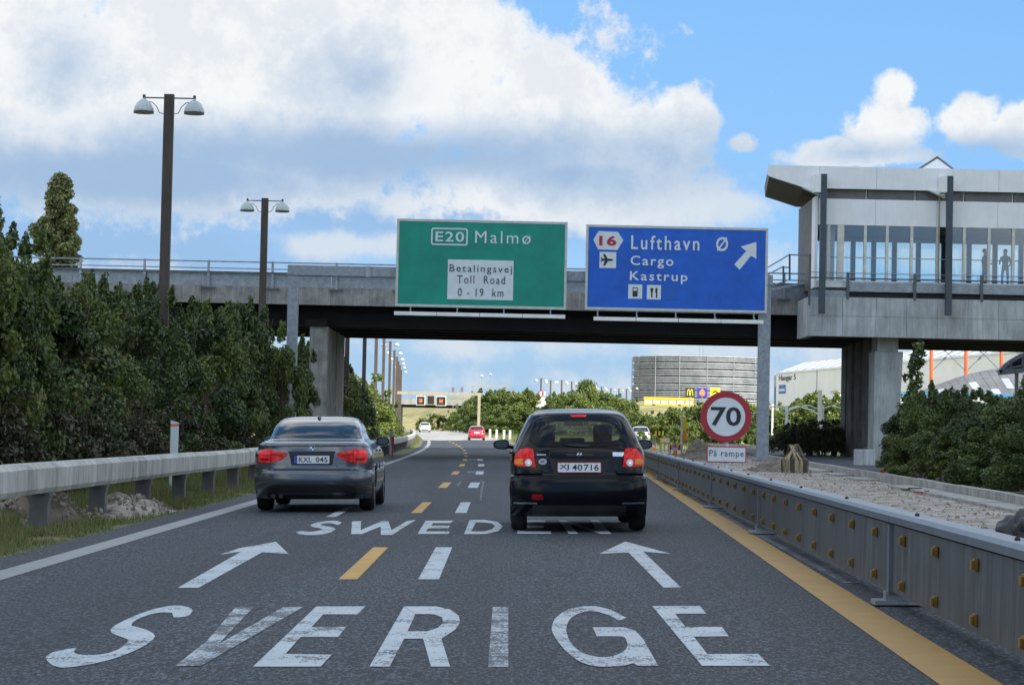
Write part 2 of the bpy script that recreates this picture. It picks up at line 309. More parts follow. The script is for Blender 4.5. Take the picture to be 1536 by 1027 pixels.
# ------------------------------------------------------------------ helpers
def wloc(o):
    v = Vector((0,0,0))
    while o is not None: v = v+o.location; o = o.parent
    return v
def tag(o, label=None, cat=None, group=None, kind=None):
    if label: o['label'] = label
    if cat: o['category'] = cat
    if group: o['group'] = group
    if kind: o['kind'] = kind
    return o
def empty(name, loc, label=None, cat=None, group=None):
    o = bpy.data.objects.new(name, None); col.objects.link(o); o.location = loc; o.empty_display_size = .2
    return tag(o, label, cat, group)
def link(name, me, parent=None, mat=None):
    o = bpy.data.objects.new(name, me); col.objects.link(o)
    if mat and not me.materials: me.materials.append(mat)
    if parent is not None: o.parent = parent
    return o
class MB:
    def __init__(s): s.v = []; s.f = []
    def add(s, vs, fs):
        n = len(s.v); s.v += [tuple(p) for p in vs]; s.f += [tuple(i+n for i in q) for q in fs]; return s
    def box(s, x0, x1, y0, y1, z0, z1, mx=None):
        vs = [Vector((x,y,z)) for z in (z0,z1) for y in (y0,y1) for x in (x0,x1)]
        if mx: vs = [mx @ p for p in vs]
        return s.add(vs, [(0,2,3,1),(4,5,7,6),(0,1,5,4),(2,6,7,3),(0,4,6,2),(1,3,7,5)])
    def bar(s, a, b, w, h=None, up=Vector((0,0,1))):
        "box from a to b with section w x h"
        a, b = Vector(a), Vector(b); h = h or w; d = (b-a).normalized()
        if abs(d.dot(up)) > .98: up = Vector((0,1,0))
        r = d.cross(up).normalized()*w/2; u = r.cross(d).normalized()*h/2
        vs = [a-r-u, a+r-u, a-r+u, a+r+u, b-r-u, b+r-u, b-r+u, b+r+u]
        return s.add(vs, [(0,1,3,2),(4,6,7,5),(0,4,5,1),(2,3,7,6),(0,2,6,4),(1,5,7,3)])
    def tube(s, pts, rs, n=8, cap=True):
        pts = [Vector(p) for p in pts]; rings = []
        if not hasattr(rs, '__len__'): rs = [rs]*len(pts)
        for i, p in enumerate(pts):
            d = (pts[min(i+1, len(pts)-1)]-pts[max(i-1, 0)]).normalized()
            up = Vector((0,0,1)) if abs(d.z) < .9 else Vector((0,1,0))
            r = d.cross(up).normalized(); u = r.cross(d)
            rings.append([p+(r*math.cos(2*math.pi*k/n)+u*math.sin(2*math.pi*k/n))*rs[i] for k in range(n)])
        vs = [q for R in rings for q in R]; fs = []
        for i in range(len(pts)-1):
            for k in range(n): fs.append((i*n+k, i*n+(k+1)%n, (i+1)*n+(k+1)%n, (i+1)*n+k))
        if cap: fs.append(tuple(range(n))[::-1]); fs.append(tuple((len(pts)-1)*n+k for k in range(n)))
        return s.add(vs, fs)
    def lathe(s, prof, n=20, mx=None):
        "prof: (r,z) list round Z"
        vs = [Vector((r*math.cos(2*math.pi*k/n), r*math.sin(2*math.pi*k/n), z)) for r, z in prof for k in range(n)]
        if mx: vs = [mx @ p for p in vs]
        fs = [(i*n+k, i*n+(k+1)%n, (i+1)*n+(k+1)%n, (i+1)*n+k) for i in range(len(prof)-1) for k in range(n)]
        return s.add(vs, fs)
    def prism(s, poly, f0, f1):
        "poly 2D points, f0/f1 map a point to its front and back positions"
        n = len(poly); vs = [f0(p) for p in poly]+[f1(p) for p in poly]
        return s.add(vs, [tuple(range(n))[::-1], tuple(range(n, 2*n))]+[(i, (i+1)%n, n+(i+1)%n, n+i) for i in range(n)])
    def build(s, name, mat, parent=None, smooth=False, bevel=0, sub=0, angle=40):
        o0 = wloc(parent) if parent is not None else Vector((0,0,0))
        me = bpy.data.meshes.new(name); me.from_pydata([(x-o0.x, y-o0.y, z-o0.z) for x, y, z in s.v], [], s.f)
        bm = bmesh.new(); bm.from_mesh(me); bmesh.ops.recalc_face_normals(bm, faces=bm.faces)
        if bevel: bmesh.ops.bevel(bm, geom=[e for e in bm.edges if e.is_manifold and e.calc_face_angle(0) > .6], offset=bevel, segments=2, affect='EDGES', profile=.6)
        bm.to_mesh(me); bm.free()
        if smooth: me.polygons.foreach_set('use_smooth', [True]*len(me.polygons)); me.set_sharp_from_angle(angle=rad(angle))
        me.materials.append(mat); return link(name, me, parent)
def top(o, loc=None):
    "give a mesh thing its origin at loc"
    if loc is not None:
        loc = Vector(loc); o.data.transform(Matrix.Translation(-loc)); o.location = loc
    return o
def copy_tree(o, parent=None):
    c = o.copy(); col.objects.link(c); c.parent = parent
    for ch in [k for k in ALLCH.get(o.name, [])]: copy_tree(ch, c)
    return c
ALLCH = {}
def reg(o):
    ALLCH.clear()
    for k in bpy.data.objects:
        if k.parent: ALLCH.setdefault(k.parent.name, []).append(k)
def text_mesh(body, name, mat, parent, x0, x1, z0, z1, Y, depth=.012, bold=.0, shear=0, spacing=1.0, basis=None):
    cu = bpy.data.curves.new('t', 'FONT'); cu.body = body; cu.size = 1; cu.extrude = .01; cu.offset = bold; cu.space_character = spacing; cu.resolution_u = 3
    o = bpy.data.objects.new('t', cu); col.objects.link(o); dg = bpy.context.evaluated_depsgraph_get(); dg.update()
    me = bpy.data.meshes.new_from_object(o.evaluated_get(dg)); bpy.data.objects.remove(o); bpy.data.curves.remove(cu)
    n = len(me.vertices); a = np.empty(n*3); me.vertices.foreach_get('co', a); a = a.reshape(-1,3)
    mn, mx = a.min(0), a.max(0); b = np.empty_like(a)
    b[:,0] = x0+(a[:,0]-mn[0])/(mx[0]-mn[0])*(x1-x0); b[:,2] = z0+(a[:,1]-mn[1])/(mx[1]-mn[1])*(z1-z0)
    b[:,1] = Y-(a[:,2]-mn[2])/max(1e-6,(mx[2]-mn[2]))*depth
    if basis: b = np.array([tuple(basis(p)) for p in b])
    o0 = wloc(parent) if parent is not None else Vector((0,0,0)); b -= np.array(o0)
    me.vertices.foreach_set('co', b.ravel()); me.materials.clear(); me.materials.append(mat); me.name = name
    return link(name, me, parent)
ORD = ['first','second','third','fourth','fifth','sixth','seventh','eighth','ninth','tenth','eleventh','twelfth','thirteenth','fourteenth','fifteenth','sixteenth','seventeenth','eighteenth','nineteenth','twentieth','twenty-first','twenty-second','twenty-third','twenty-fourth','twenty-fifth','twenty-sixth']
# the cloud
bm = bmesh.new(); bmesh.ops.create_icosphere(bm, subdivisions=5, radius=1)
r_ = np.random.RandomState(3); ks = [(r_.randn(3)*2.2, r_.rand()*6.28, .10) for _ in range(10)]+[(r_.randn(3)*5, r_.rand()*6.28, .035) for _ in range(12)]
for v in bm.verts:
    f = 1+sum(a*math.sin(float(np.dot(k, v.co))+p) for k, p, a in ks)
    v.co = Vector((v.co.x*310*f, v.co.y*165*f, v.co.z*34*f*(1 if v.co.z > 0 else .5)))
me = bpy.data.meshes.new('cloud'); bm.to_mesh(me); bm.free(); me.polygons.foreach_set('use_smooth', [True]*len(me.polygons))
CH = 430.0
cc = Vector((0, 0, CH)) + Vector((tosun.x, tosun.y, 0))*(CH/tosun.z)
cl = link('cloud', me, None, M['cloud']); cl.location = (cc.x+4, cc.y+4, CH); cl.rotation_euler = (0, 0, rad(-35)); tag(cl, kind='structure')
# ------------------------------------------------------------------ ground
def sheet(name, us, ys, mat, lift=0.0, rel=True):
    mb = MB(); nu = len(us(0) if callable(us) else us)
    for y in ys:
        L_ = us(y) if callable(us) else us
        for u in L_:
            x = u+(shift(min(y, 700)) if rel else 0); mb.v.append((x, y, G(x, y) if y <= 700 else G(x-shift(y)+shift(700), 700)))
    mb.v = [(x, y, z+lift) for x, y, z in mb.v]
    for j in range(len(ys)-1):
        for i in range(nu-1): mb.f.append((j*nu+i, j*nu+i+1, (j+1)*nu+i+1, (j+1)*nu+i))
    o = mb.build(name, mat); return tag(o, kind='structure')
ys_all = [-60,-20]+list(range(0, 120, 6))+list(range(120, 500, 10))+[520,560,620,700]
us_t = [-4000,-1500,-600,-250,-120,-60,-40,-30,-22.5,-16,-12,-9,-6.5,-5,-3,0,3,5,8,12,16,21,30,45,80,150,300,700,1600,4000]
sheet('ground', us_t, ys_all+[1000,1800,3500,7000], M['field'], -.05)
def road_right(y): return (2.9+.0307*y) if y < 130 else 6.9+(3.4-6.9)*sst(130, 180, y)
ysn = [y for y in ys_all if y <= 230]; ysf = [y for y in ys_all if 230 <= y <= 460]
sheet('road', lambda y: [-4.75, -3.2, -1.2, .8, 1.6, road_right(y)], ysn, M['asphalt'], 0)
sheet('road_sunlit', lambda y: [-4.75, -3.2, -1.2, .8, 1.6, road_right(y)], ysf, pm('sunlit_road_tone', (.27,.265,.25), .85, var=.2, scale=.8, stretch=(1,.1,1), bump=.2), 0)  # far road: sunlit brightness put into a paler base colour
sheet('verge', [-9.4, -8.2, -7, -5.9, -4.95, -4.756], ys_all[:-6], M['turf'], -.02)
def kerb(y): return 8.2+.0515*(y-35.5)
def barr(y): return 2.25+.031*y
sheet('gravel_strip', lambda y: [barr(y)+.42, barr(y)+1.2, (barr(y)+kerb(y))/2, kerb(y)-.6, kerb(y)-.05], list(range(0, 131, 5)), M['gravel'], .0, rel=False)
# exit ramp beyond the gravel and the lane beside it
sheet('ramp', lambda y: [kerb(y)+.17, kerb(y)+2.2, kerb(y)+4.4], list(range(60, 230, 10)), M['asphalt'], -.01, rel=False)
sheet('bank_soil', lambda y: [kerb(y)+.17, kerb(y)+3, kerb(y)+9, kerb(y)+20], list(range(0, 61, 6)), M['soil'], -.012, rel=False)
# ------------------------------------------------------------------ road markings
def mark(name, polys, mat, lift=.004, label=None):
    "polys: outlines in photograph pixels, laid on the carriageway"
    mb = MB()
    for P in polys:
        n = len(mb.v); mb.v += [tuple(road(x, y, lift)) for x, y in P]; mb.f.append(tuple(range(n, n+len(P))))
    o = mb.build(name, mat); bm = bmesh.new(); bm.from_mesh(o.data)
    for f in bm.faces:
        if f.normal.z < 0: f.normal_flip()
    bmesh.ops.triangulate(bm, faces=bm.faces, ngon_method='EAR_CLIP'); bm.to_mesh(o.data); bm.free()
    return tag(o, kind='structure')
def Z(sc, ox, oy, pts): return [(ox+x/sc, oy+y/sc) for x, y in pts]
def smooth_poly(P, corner=38, k=3):
    "round the gentle bends of an outline"
    out = []; n = len(P)
    for i in range(n):
        a, b, c = Vector(P[i-1]), Vector(P[i]), Vector(P[(i+1) % n])
        ang = math.degrees((b-a).angle(c-b, 0)) if (b-a).length and (c-b).length else 0
        if ang > 62: out.append(tuple(b)); continue
        p, q = b.lerp(a, .3), b.lerp(c, .3)
        for t in range(k): t /= k-1; out.append(tuple(p.lerp(b, t).lerp(b.lerp(q, t), t)))
    return out
S1 = [(918,95),(900,78),(850,67),(790,68),(700,85),(610,115),(530,150),(470,180),(443,208),(455,228),(500,245),(545,262),(540,285),(490,320),(430,342),(360,352),(290,352),(245,345),(232,330),(248,310),(190,318),(110,335),(72,360),(78,385),(110,412),(160,425),(230,420),(330,405),(440,380),(530,350),(610,315),(680,275),(702,245),(690,225),(650,205),(600,192),(565,183),(570,165),(610,140),(680,115),(740,106),(800,108),(808,135),(850,135),(900,125)]
V1 = [(1165,75),(1270,75),(1066,290),(1440,75),(1555,75),(965,415),(815,415),(1000,270)]
E1 = [(440,72),(722,72),(675,118),(480,118),(412,190),(612,190),(565,248),(350,248),(262,345),(528,350),(465,418),(75,418)]
R1 = [(945,72),(1130,72),(1210,90),(1260,125),(1268,165),(1240,205),(1160,258),(1210,418),(1100,418),(1055,258),(945,258),(862,418),(745,418),(944,74),(1010,118),(965,215),(1080,215),(1140,195),(1170,165),(1165,135),(1120,118),(1010,116)]
I1 = [(125,62),(200,62),(200,350),(102,350)]
G1 = [(768,115),(730,130),(690,105),(640,88),(585,82),(530,95),(490,125),(475,170),(490,220),(520,260),(570,290),(640,305),(700,300),(750,280),(775,250),(765,215),(750,203),(625,203),(605,160),(815,160),(920,345),(820,345),(800,330),(760,345),(660,350),(600,345),(540,325),(480,280),(430,220),(405,170),(420,120),(470,80),(540,60),(620,58),(690,75)]
E2 = [(890,58),(1120,58),(1150,95),(1000,95),(1050,158),(1225,158),(1258,203),(1090,205),(1155,288),(1400,288),(1455,345),(1130,345)]
mark('road_letter', [smooth_poly(Z(3.84,50,890,S1))], M['paint_white'])
mark('road_letter', [Z(3.84,50,890,V1)], M['paint_worn'])
mark('road_letter', [Z(3.84,360,890,E1)], M['paint_white'])
mark('road_letter', [Z(3.84,360,890,R1)], M['paint_white'])
mark('road_letter', [Z(3.2,700,890,I1)], M['paint_worn'])
mark('road_letter', [smooth_poly(Z(3.2,700,890,G1))], asphalt_mat('road_paint_half_worn', (.44,.48,.51), .62, .6))
mark('road_letter', [Z(3.2,700,890,E2)], M['paint_white'])
S2 = [(362,190),(330,177),(270,178),(200,188),(155,205),(165,218),(230,228),(235,235),(190,248),(140,250),(100,243),(60,252),(80,265),(140,272),(230,270),(290,255),(322,235),(310,222),(230,208),(220,203),(250,194),(300,194),(340,207)]
W2 = [(430,182),(490,180),(487,240),(630,178),(670,180),(690,240),(790,180),(850,172),(695,270),(620,270),(620,215),(495,265),(425,265)]
E3 = [(915,177),(1095,177),(1080,193),(965,193),(950,210),(1075,210),(1065,227),(935,227),(915,248),(1075,248),(1065,264),(862,264)]
D2 = [(1205,172),(1300,172),(1390,185),(1422,215),(1395,245),(1310,265),(1168,265),(1204,174),(1245,190),(1215,248),(1300,248),(1350,235),(1372,212),(1350,195),(1300,189),(1245,188)]
for P in (smooth_poly(Z(4.389,430,740,S2)), Z(4.389,430,740,W2), Z(4.389,430,740,E3), Z(4.389,430,740,D2),
          [(776,780),(818,780),(818,784),(784,784),(784,787.5),(816,787.5),(816,791),(785,791),(786,796),(826,796),(827,800),(776,800)],
          [(838,780),(848,780),(892,793),(886,780),(898,780),(917,800),(901,800),(855,786),(867,800),(853,800)]):
    mark('road_letter', [P], M['paint_white'])
A1 = [(795,100),(832,135),(755,130),(572,232),(512,232),(695,128),(633,137),(690,118)]
A2 = [(930,220),(1220,298),(1045,285),(1285,512),(1175,515),(950,290),(765,298)]
mark('road_arrow', [Z(1.92,0,760,A1)], M['paint_white']); mark('road_arrow', [Z(4.267,720,760,A2)], asphalt_mat('road_paint_arrow', (.44,.48,.51), .5))
mark('road_patch', [Z(4.389,430,740,[(258,152),(325,152),(440,90),(385,90)])], M['paint_white'])
mark('road_patch', [[(486,693),(538,693),(536,697),(484,697)]], M['paint_faint'])
def strip(name, xf, w, ya, yb, mat, lift=.004, step=4):
    mb = MB(); ys = np.linspace(ya, yb, max(2, int((yb-ya)/step)+1))
    for y in ys:
        x = xf(y); mb.v += [(x-w/2, y, G(x-w/2, y)+lift), (x+w/2, y, G(x+w/2, y)+lift)]
    mb.f = [(2*i, 2*i+1, 2*i+3, 2*i+2) for i in range(len(ys)-1)]
    return tag(mb.build(name, mat), kind='structure')
strip('left_edge_line', lambda y: -4.17+shift(y), .28, 2, 455, M['paint_line'])
strip('right_edge_line', lambda y: 1.84+.0365*y, .30, 4, 68, M['paint_yellow_line'])
strip('right_edge_line', lambda y: (1.84+.0365*68)+(3.05-(1.84+.0365*68))*sst(68,150,y)+shift(y), .25, 68, 455, M['paint_line'])
strip('old_edge_line', lambda y: barr(y)-.02, .16, 18, 60, M['paint_faint'])
for i in range(15):
    y0 = 18.46-15+15*i
    if i: strip('yellow_dash', lambda y: -1.235+shift(y)*1.35-(.05 if y > 60 else 0), .155 if i < 3 else .19, y0, y0+5.1, M['paint_yellow'])
    if i and i < 7: strip('white_dash', lambda y: -.58+shift(y)*1.9, .17 if i < 3 else .22, y0, y0+5.1, M['paint_white'])
for pts in ([(702,706),(722,706),(724,709),(700,709)], [(720,719),(727,722),(724,736),(722,750),(720,750),(721,735),(723,723)], [(684,727),(690,721),(692,722),(688,729)],
            [(703,688),(719,688),(721,690),(702,690)], [(1011,708),(1016,706),(1022,716),(1018,717)]):
    mark('paint_scrap', [pts], M['paint_faint'])
# ------------------------------------------------------------------ concrete guardrail on the left
t = empty('concrete_guardrail', (-5.6, 18, G(-5.6,18)), 'long pale concrete beam guardrail on short posts along the left verge', 'guardrail')
GS = lambda y: -5.62+shift(y)*(1 if y < 500 else 1)
def beam_prof(y):
    x = GS(y); z = G(x, y)
    return [(x+.10, z+.46), (x+.13, z+.52), (x+.13, z+.76), (x+.07, z+.82), (x-.10, z+.82), (x-.12, z+.76), (x-.12, z+.46)]
post0 = None; cur = 2.0; k = 0
while cur < 300:
    nxt = cur+8.0; mb = MB(); ys = np.linspace(cur+.012, nxt-.012, 3); n = 7
    jx, jz = rnd.uniform(-.012,.012), rnd.uniform(-.010,.010)
    for y in ys: mb.v += [(px_+jx, y, pz_+jz) for px_, pz_ in beam_prof(y)]
    for j in range(2): mb.f += [(j*n+i, j*n+(i+1) % n, (j+1)*n+(i+1) % n, (j+1)*n+i) for i in range(n)]
    mb.f += [tuple(range(n)), tuple(range(2*n, 3*n))]
    mb.build('beam', M['beam_conc'], t)
    for yy in (cur+1.8, cur+5.8):
        x = GS(yy); z = G(x, yy)
        if post0 is None:
            mb = MB().prism([(-.13,-.4),(.11,-.4),(.10,.30),(.13,.459),(-.12,.459),(-.12,.30)], lambda p: Vector((p[0], -.09, p[1])), lambda p: Vector((p[0], .09, p[1])))
            post0 = mb.build('post', M['concrete_dark']); post0.parent = t; pl = post0
        else: pl = post0.copy(); col.objects.link(pl); pl.parent = t
        pl.location = Vector((x, yy, z))-t.location
    cur = nxt
# ------------------------------------------------------------------ steel barrier on the right
t = empty('steel_barrier', (barr(16), 16, G(barr(16),16)), 'low grey steel roadworks barrier with yellow reflectors along the right lane', 'barrier')
BJ = [4.9, 15.7, 26.6, 35.6, 46.4, 57.2, 68, 78.8]
refl = None
for a, b in zip(BJ, BJ[1:]):
    pa, pb = Vector((barr(a), a, 0)), Vector((barr(b), b, 0)); d = (pb-pa).normalized(); nrm = Vector((-d.y, d.x, 0))
    def P(s, off, z):        # along, towards the road, height
        q = pa+d*s+nrm*off; return Vector((q.x, q.y, G(q.x, q.y)+z))
    Ln = (pb-pa).length
    mb = MB(); pr = [(0,.085),(.04,.10),(.035,.56),(-.12,.56),(-.125,.10),(-.10,.085)]
    m_ = [P(.02, o, z) for o, z in pr]+[P(Ln-.02, o, z) for o, z in pr]
    mb.add(m_, [(i,(i+1)%6,6+(i+1)%6,6+i) for i in range(6)]+[tuple(range(6)),tuple(range(6,12))])
    panel = mb.build('panel', M['galv_panel'], t)
    mb = MB(); pr = [(.06,.575),(.06,.62),(.04,.645),(-.10,.645),(-.13,.62),(-.13,.575)]
    m_ = [P(.006, o, z) for o, z in pr]+[P(Ln-.006, o, z) for o, z in pr]
    mb.add(m_, [(i,(i+1)%6,6+(i+1)%6,6+i) for i in range(6)]+[tuple(range(6)),tuple(range(6,12))]); mb.build('cap', M['galv_cap'], t)
    mb = MB(); pr = [(.062,.085),(.062,.555),(-.0,.555),(0,.085)]
    m_ = [P(-.05, o, z) for o, z in pr]+[P(.05, o, z) for o, z in pr]
    mb.add(m_, [(i,(i+1)%4,4+(i+1)%4,4+i) for i in range(4)]+[tuple(range(4)),tuple(range(4,8))]); mb.build('joint_cover', M['galv_cap'], t)
    mb = MB(); m_ = [P(-.10, .16, .012), P(.12,.16,.012), P(.12,-.40,.012), P(-.10,-.40,.012)]
    mb.add(m_+[p+Vector((0,0,.03)) for p in m_], [(0,1,2,3),(7,6,5,4),(0,4,5,1),(1,5,6,2),(2,6,7,3),(3,7,4,0)])
    mb.bar(P(.02,.0,.04), P(.02,.0,.10), .16, .1); mb.build('foot', M['galv'], t)
    ns = int(round(Ln/1.42)); 
    for k in range(ns):
        for zz in (.175, .475):
            s_ = (k+.55)*Ln/ns
            if refl is None:
                mb = MB(); mb.box(-.012,.010,-.036,.036,-.034,.034).box(.011,.028,-.012,.040,-.024,.024); refl = mb.build('reflector', M['reflector'], None, bevel=.004); r = refl
            else: r = refl.copy(); col.objects.link(r)
            p = P(s_, .052 if zz > .3 else .052, zz); r.parent = panel; r.location = p-wloc(panel); r.rotation_euler = (0, 0, math.atan2(d.y, d.x)+math.pi/2)
    for s_ in (Ln*.28, Ln*.62, Ln*.93):
        mb = MB(); p = P(s_, -.02, .646); mb.lathe([(.016,-.001),(.016,.010),(.008,.018),(0,.018)], 8, Matrix.Translation(p)); mb.build('bolt', M['plastic'], panel)
# low concrete kerb beyond the gravel
t = empty('concrete_kerb', (kerb(35), 35, G(kerb(35),35)), 'low grey concrete kerb between the gravel strip and the right-hand bushes', 'kerb')
cur = 4
while cur < 130:
    for (o0, o1, h, nm, m_) in ((0, .16, .19, 'kerb_stone', 'concrete'), (-.52, -.02, .05, 'base_slab', 'concrete')):
        if nm == 'base_slab' and rnd.random() < .12: continue
        a, b = cur+.015, cur+2.985; jz = rnd.uniform(-.008,.008); mb = MB(); pts = []
        for y in (a, b):
            for (o, z) in ((o0,-.1),(o1,-.1),(o1,h+jz),(o0,h+jz)):
                x = kerb(y)+o; pts.append((x, y, G(x,y)+z))
        mb.add(pts, [(0,1,2,3),(4,7,6,5),(0,4,5,1),(1,5,6,2),(2,6,7,3),(3,7,4,0)]); mb.build(nm, M[m_], t)
    cur += 3
# loose stones: gravel strip, heap under the guardrail
def stones(name, spots, mat, seed=1):
    r = np.random.RandomState(seed); mb = MB()
    ico = [Vector(p).normalized() for p in ((0,0,1),(.9,0,.4),(.3,.85,.4),(-.7,.5,.4),(-.7,-.5,.4),(.3,-.85,.4),(0,0,-.6))]
    fs = [(0,1,2),(0,2,3),(0,3,4),(0,4,5),(0,5,1),(6,2,1),(6,3,2),(6,4,3),(6,5,4),(6,1,5)]
    for (x, y, z, s) in spots:
        q = Euler((r.rand()*6, r.rand()*6, r.rand()*6)).to_matrix(); sc = Vector((1, .6+r.rand()*.6, .5+r.rand()*.4))*s
        vs = [Vector((x,y,z))+q @ Vector((p.x*sc.x*(.8+.4*r.rand()), p.y*sc.y, p.z*sc.z)) for p in ico]; mb.add(vs, fs)
    return mb.build(name, mat)
r_ = np.random.RandomState(5); sp_ = []
for _ in range(5000):
    y = 14+ (r_.rand()**1.3)*75; f = r_.rand(); x = barr(y)+.4+f*(kerb(y)-barr(y)-.5); 
    if abs(f-.86) < .12 or r_.rand() < .55: sp_.append((x, y, G(x,y)+.005, .012+.03*r_.rand()**3+(.03 if r_.rand() < .04 else 0)))
tag(stones('gravel_stones', sp_, M['stone']), 'loose pale stones scattered over the gravel strip', 'stones', kind='stuff')
def heap(name, x0, y0, rx, ry, h, mat, label, cat, seed=2, n=500, smat='stone'):
    r = np.random.RandomState(seed); mb = MB(); N = 15; ph = r.rand(4)*6
    for j in range(N):
        for i in range(N):
            a, b = i/(N-1)*2-1, j/(N-1)*2-1; d2 = a*a+b*b
            z = h*max(0, 1-d2)**1.2*(1+.35*math.sin(4*a+ph[0])*math.cos(5*b+ph[1]))-.03; x, y = x0+a*rx, y0+b*ry; mb.v.append((x, y, G(x,y)+z+.02*r.rand()))
    mb.f = [(j*N+i, j*N+i+1, (j+1)*N+i+1, (j+1)*N+i) for j in range(N-1) for i in range(N-1)]
    o = top(mb.build('mound', mat), None); e = empty(name, (x0, y0, G(x0,y0)), label, cat); o.data.transform(Matrix.Translation(-e.location)); o.parent = e
    sp = []
    for _ in range(n):
        a, b = r.rand()*2-1, r.rand()*2-1; d2 = a*a+b*b
        if d2 < 1: x, y = x0+a*rx*1.1, y0+b*ry*1.1; sp.append((x, y, G(x,y)+h*max(0,1-d2)**1.2, .015+.05*r.rand()**3))
    s = stones('loose_stones', sp, M[smat], seed); s.data.transform(Matrix.Translation(-e.location)); s.parent = e; tag(s, kind='stuff')
    return e
heap('rubble_heap', -5.55, 33.5, .60, 2.3, .26, M['gravel'], 'heap of crushed stones and soil spilling out under the left guardrail', 'rubble', n=420)
heap('rubble_heap', -6.3, 30.0, .8, 1.5, .62, M['soil'], 'small heap of broken stones behind the guardrail beneath the dark bushes', 'rubble', 3, 500)
heap('soil_heap', *road(1165, 706)[:2], .9, 2.2, .3, M['soil'], 'low brown soil heap beside the tipi of old boards', 'soil', 4, 250)
# grass on the left verge
def blades(name, spots, mat, seed=1):
    r = np.random.RandomState(seed); n = len(spots); P = np.array(spots)
    a = r.rand(n)*6.283; w = .006+.006*r.rand(n); h = P[:,3]; ln = (r.rand(n)-.5)*1.0*h; la = r.rand(n)*6.283
    v = np.empty((n, 3, 3)); dx, dy = np.cos(a)*w, np.sin(a)*w
    v[:,0] = P[:,:3]-np.c_[dx,dy,0*dx]; v[:,1] = P[:,:3]+np.c_[dx,dy,0*dx]; v[:,2] = P[:,:3]+np.c_[np.cos(la)*ln, np.sin(la)*ln, h]
    me = bpy.data.meshes.new(name); me.vertices.add(n*3); me.loops.add(n*3); me.polygons.add(n)
    me.vertices.foreach_set('co', v.ravel()); me.loops.foreach_set('vertex_index', np.arange(n*3, dtype=np.int32)); me.polygons.foreach_set('loop_start', np.arange(0, n*3, 3, dtype=np.int32)); me.update(); me.validate()
    return link(name, me, None, mat)
r_ = np.random.RandomState(9); sp_ = []
while len(sp_) < 150000:
    y = 15+r_.rand()**1.8*75; x = -4.80-r_.rand()**.8*3.4+shift(y); edge = min(1, (-4.80+shift(y)-x)/.8)
    if math.sin(x*5+y*1.3)+math.sin(y*2.1-x*2) > .6+.8*r_.rand(): continue
    sp_.append((x, y, G(x,y)-.03, (.05+.13*r_.rand())*(.35+.65*edge)*(1.8 if x < -5.9 else 1)*(1 if y < 50 else 1.5)))
tag(blades('grass', sp_, M['grass']), 'tufty green and straw coloured grass on the left verge', 'grass', kind='stuff')
sp_ = []
while len(sp_) < 30000:
    y = 150+r_.rand()*170; x = (3.6+r_.rand()*14 if r_.rand() < .6 else -5.1-r_.rand()*8)+shift(y); sp_.append((x, y, G(x,y)-.05, .2+.35*r_.rand()))
o = blades('dry_grass', sp_, M['grass'], 4); tag(o, 'tall dry grass beside the far bend of the road', 'grass', kind='stuff')
# roadside marker posts
def delineator(x, y, h, w, label, grp=None, band='orange'):
    t = empty('marker_post', (x, y, G(x,y)), label, 'marker post', grp)
    MB().box(x-w/2, x+w/2, y-.02, y+.02, G(x,y)-.2, G(x,y)+h-.10).build('post', M['swhite'], t, bevel=.008)
    z = G(x,y)+h-.099; MB().box(x-w/2, x+w/2, y-.019, y+.019, z, z+.04).build('reflective_band', M[band], t)
    MB().prism([(-w/2,.041),(w/2,.041),(w/2,.07),(-w/2,.11)], lambda p: Vector((x+p[0], y-.02, z+p[1])), lambda p: Vector((x+p[0], y+.02, z+p[1]))).build('cap', M['swhite'], t)
    return t
p = at(262, 640, 43); delineator(p.x, 43, 1.40, .15, 'white marker post with orange band rising behind the left guardrail', None)
p = at(587, 640, 118); delineator(p.x, 118, 1.35, .16, 'white marker post beside the red plates behind the grey sedan')
for i, px_ in enumerate((735, 745, 756, 765)):
    Y = 262-8*i; p = at(px_, 650, Y); delineator(p.x, Y, 1.0, .26 if 0 else .24, ['leftmost','second from left','third from left','rightmost'][i]+' of the four white marker posts in dry grass beyond the red car', 'white marker posts in the dry grass', 'swhite')
# ------------------------------------------------------------------ street lamps
def lamp(x, y, H, label, grp, rot=0, arm=.67):
    t = empty('street_lamp', (x, y, G(x,y)), label, 'street lamp', grp); z0 = G(x,y)
    MB().box(x-.13, x+.13, y-.09, y+.09, z0-.3, z0+H).build('pole', M['corten'], t, bevel=.012)
    for s in (-1, 1):
        xe = x+s*arm
        mb = MB(); mb.bar((x+s*.13, y, z0+H-.10), (xe+s*.02, y, z0+H-.10), .035)
        mb.tube([(x+s*.13,y,z0+H-.52),(x+s*.25,y,z0+H-.50),(x+s*.33,y,z0+H-.33),(x+s*.45,y,z0+H-.22),(x+s*.58,y,z0+H-.20)], .012, 6)
        mb.build('arm', M['rail_dark'], t)
        hd = MB().lathe([(.03,.36),(.045,.30),(.10,.27),(.19,.19),(.25,.08),(.275,0),(.275,-.03)], 18, Matrix.Translation((xe, y, z0+H-.44))).build('lamp_shade', M['lampglass'], t, smooth=True)
        MB().tube([(xe,y,z0+H-.12),(xe,y,z0+H-.02)], .04, 8).build('lamp_cap', M['lampdark'], hd)
        MB().lathe([(.272,-.075),(.272,-.031),(.05,-.031),(0,-.05)], 18, Matrix.Translation((xe, y, z0+H-.44))).build('lamp_ring', M['lampdark'], hd)
        MB().lathe([(0,-.055),(.2,-.062),(.25,-.078),(.255,-.07)], 18, Matrix.Translation((xe, y, z0+H-.44))).build('diffuser', M['swhite'], hd)
    return t
lamp(-9.0+ .0, 60, 10.15, 'nearest tall brown street lamp with two bowl heads on the left', 'brown twin-headed street lamps')
p = at(393, 480, 86.4)
lamp(p.x, 86.4, 10.1, 'brown street lamp with two bowls just left of the sign gantry', 'brown twin-headed street lamps')
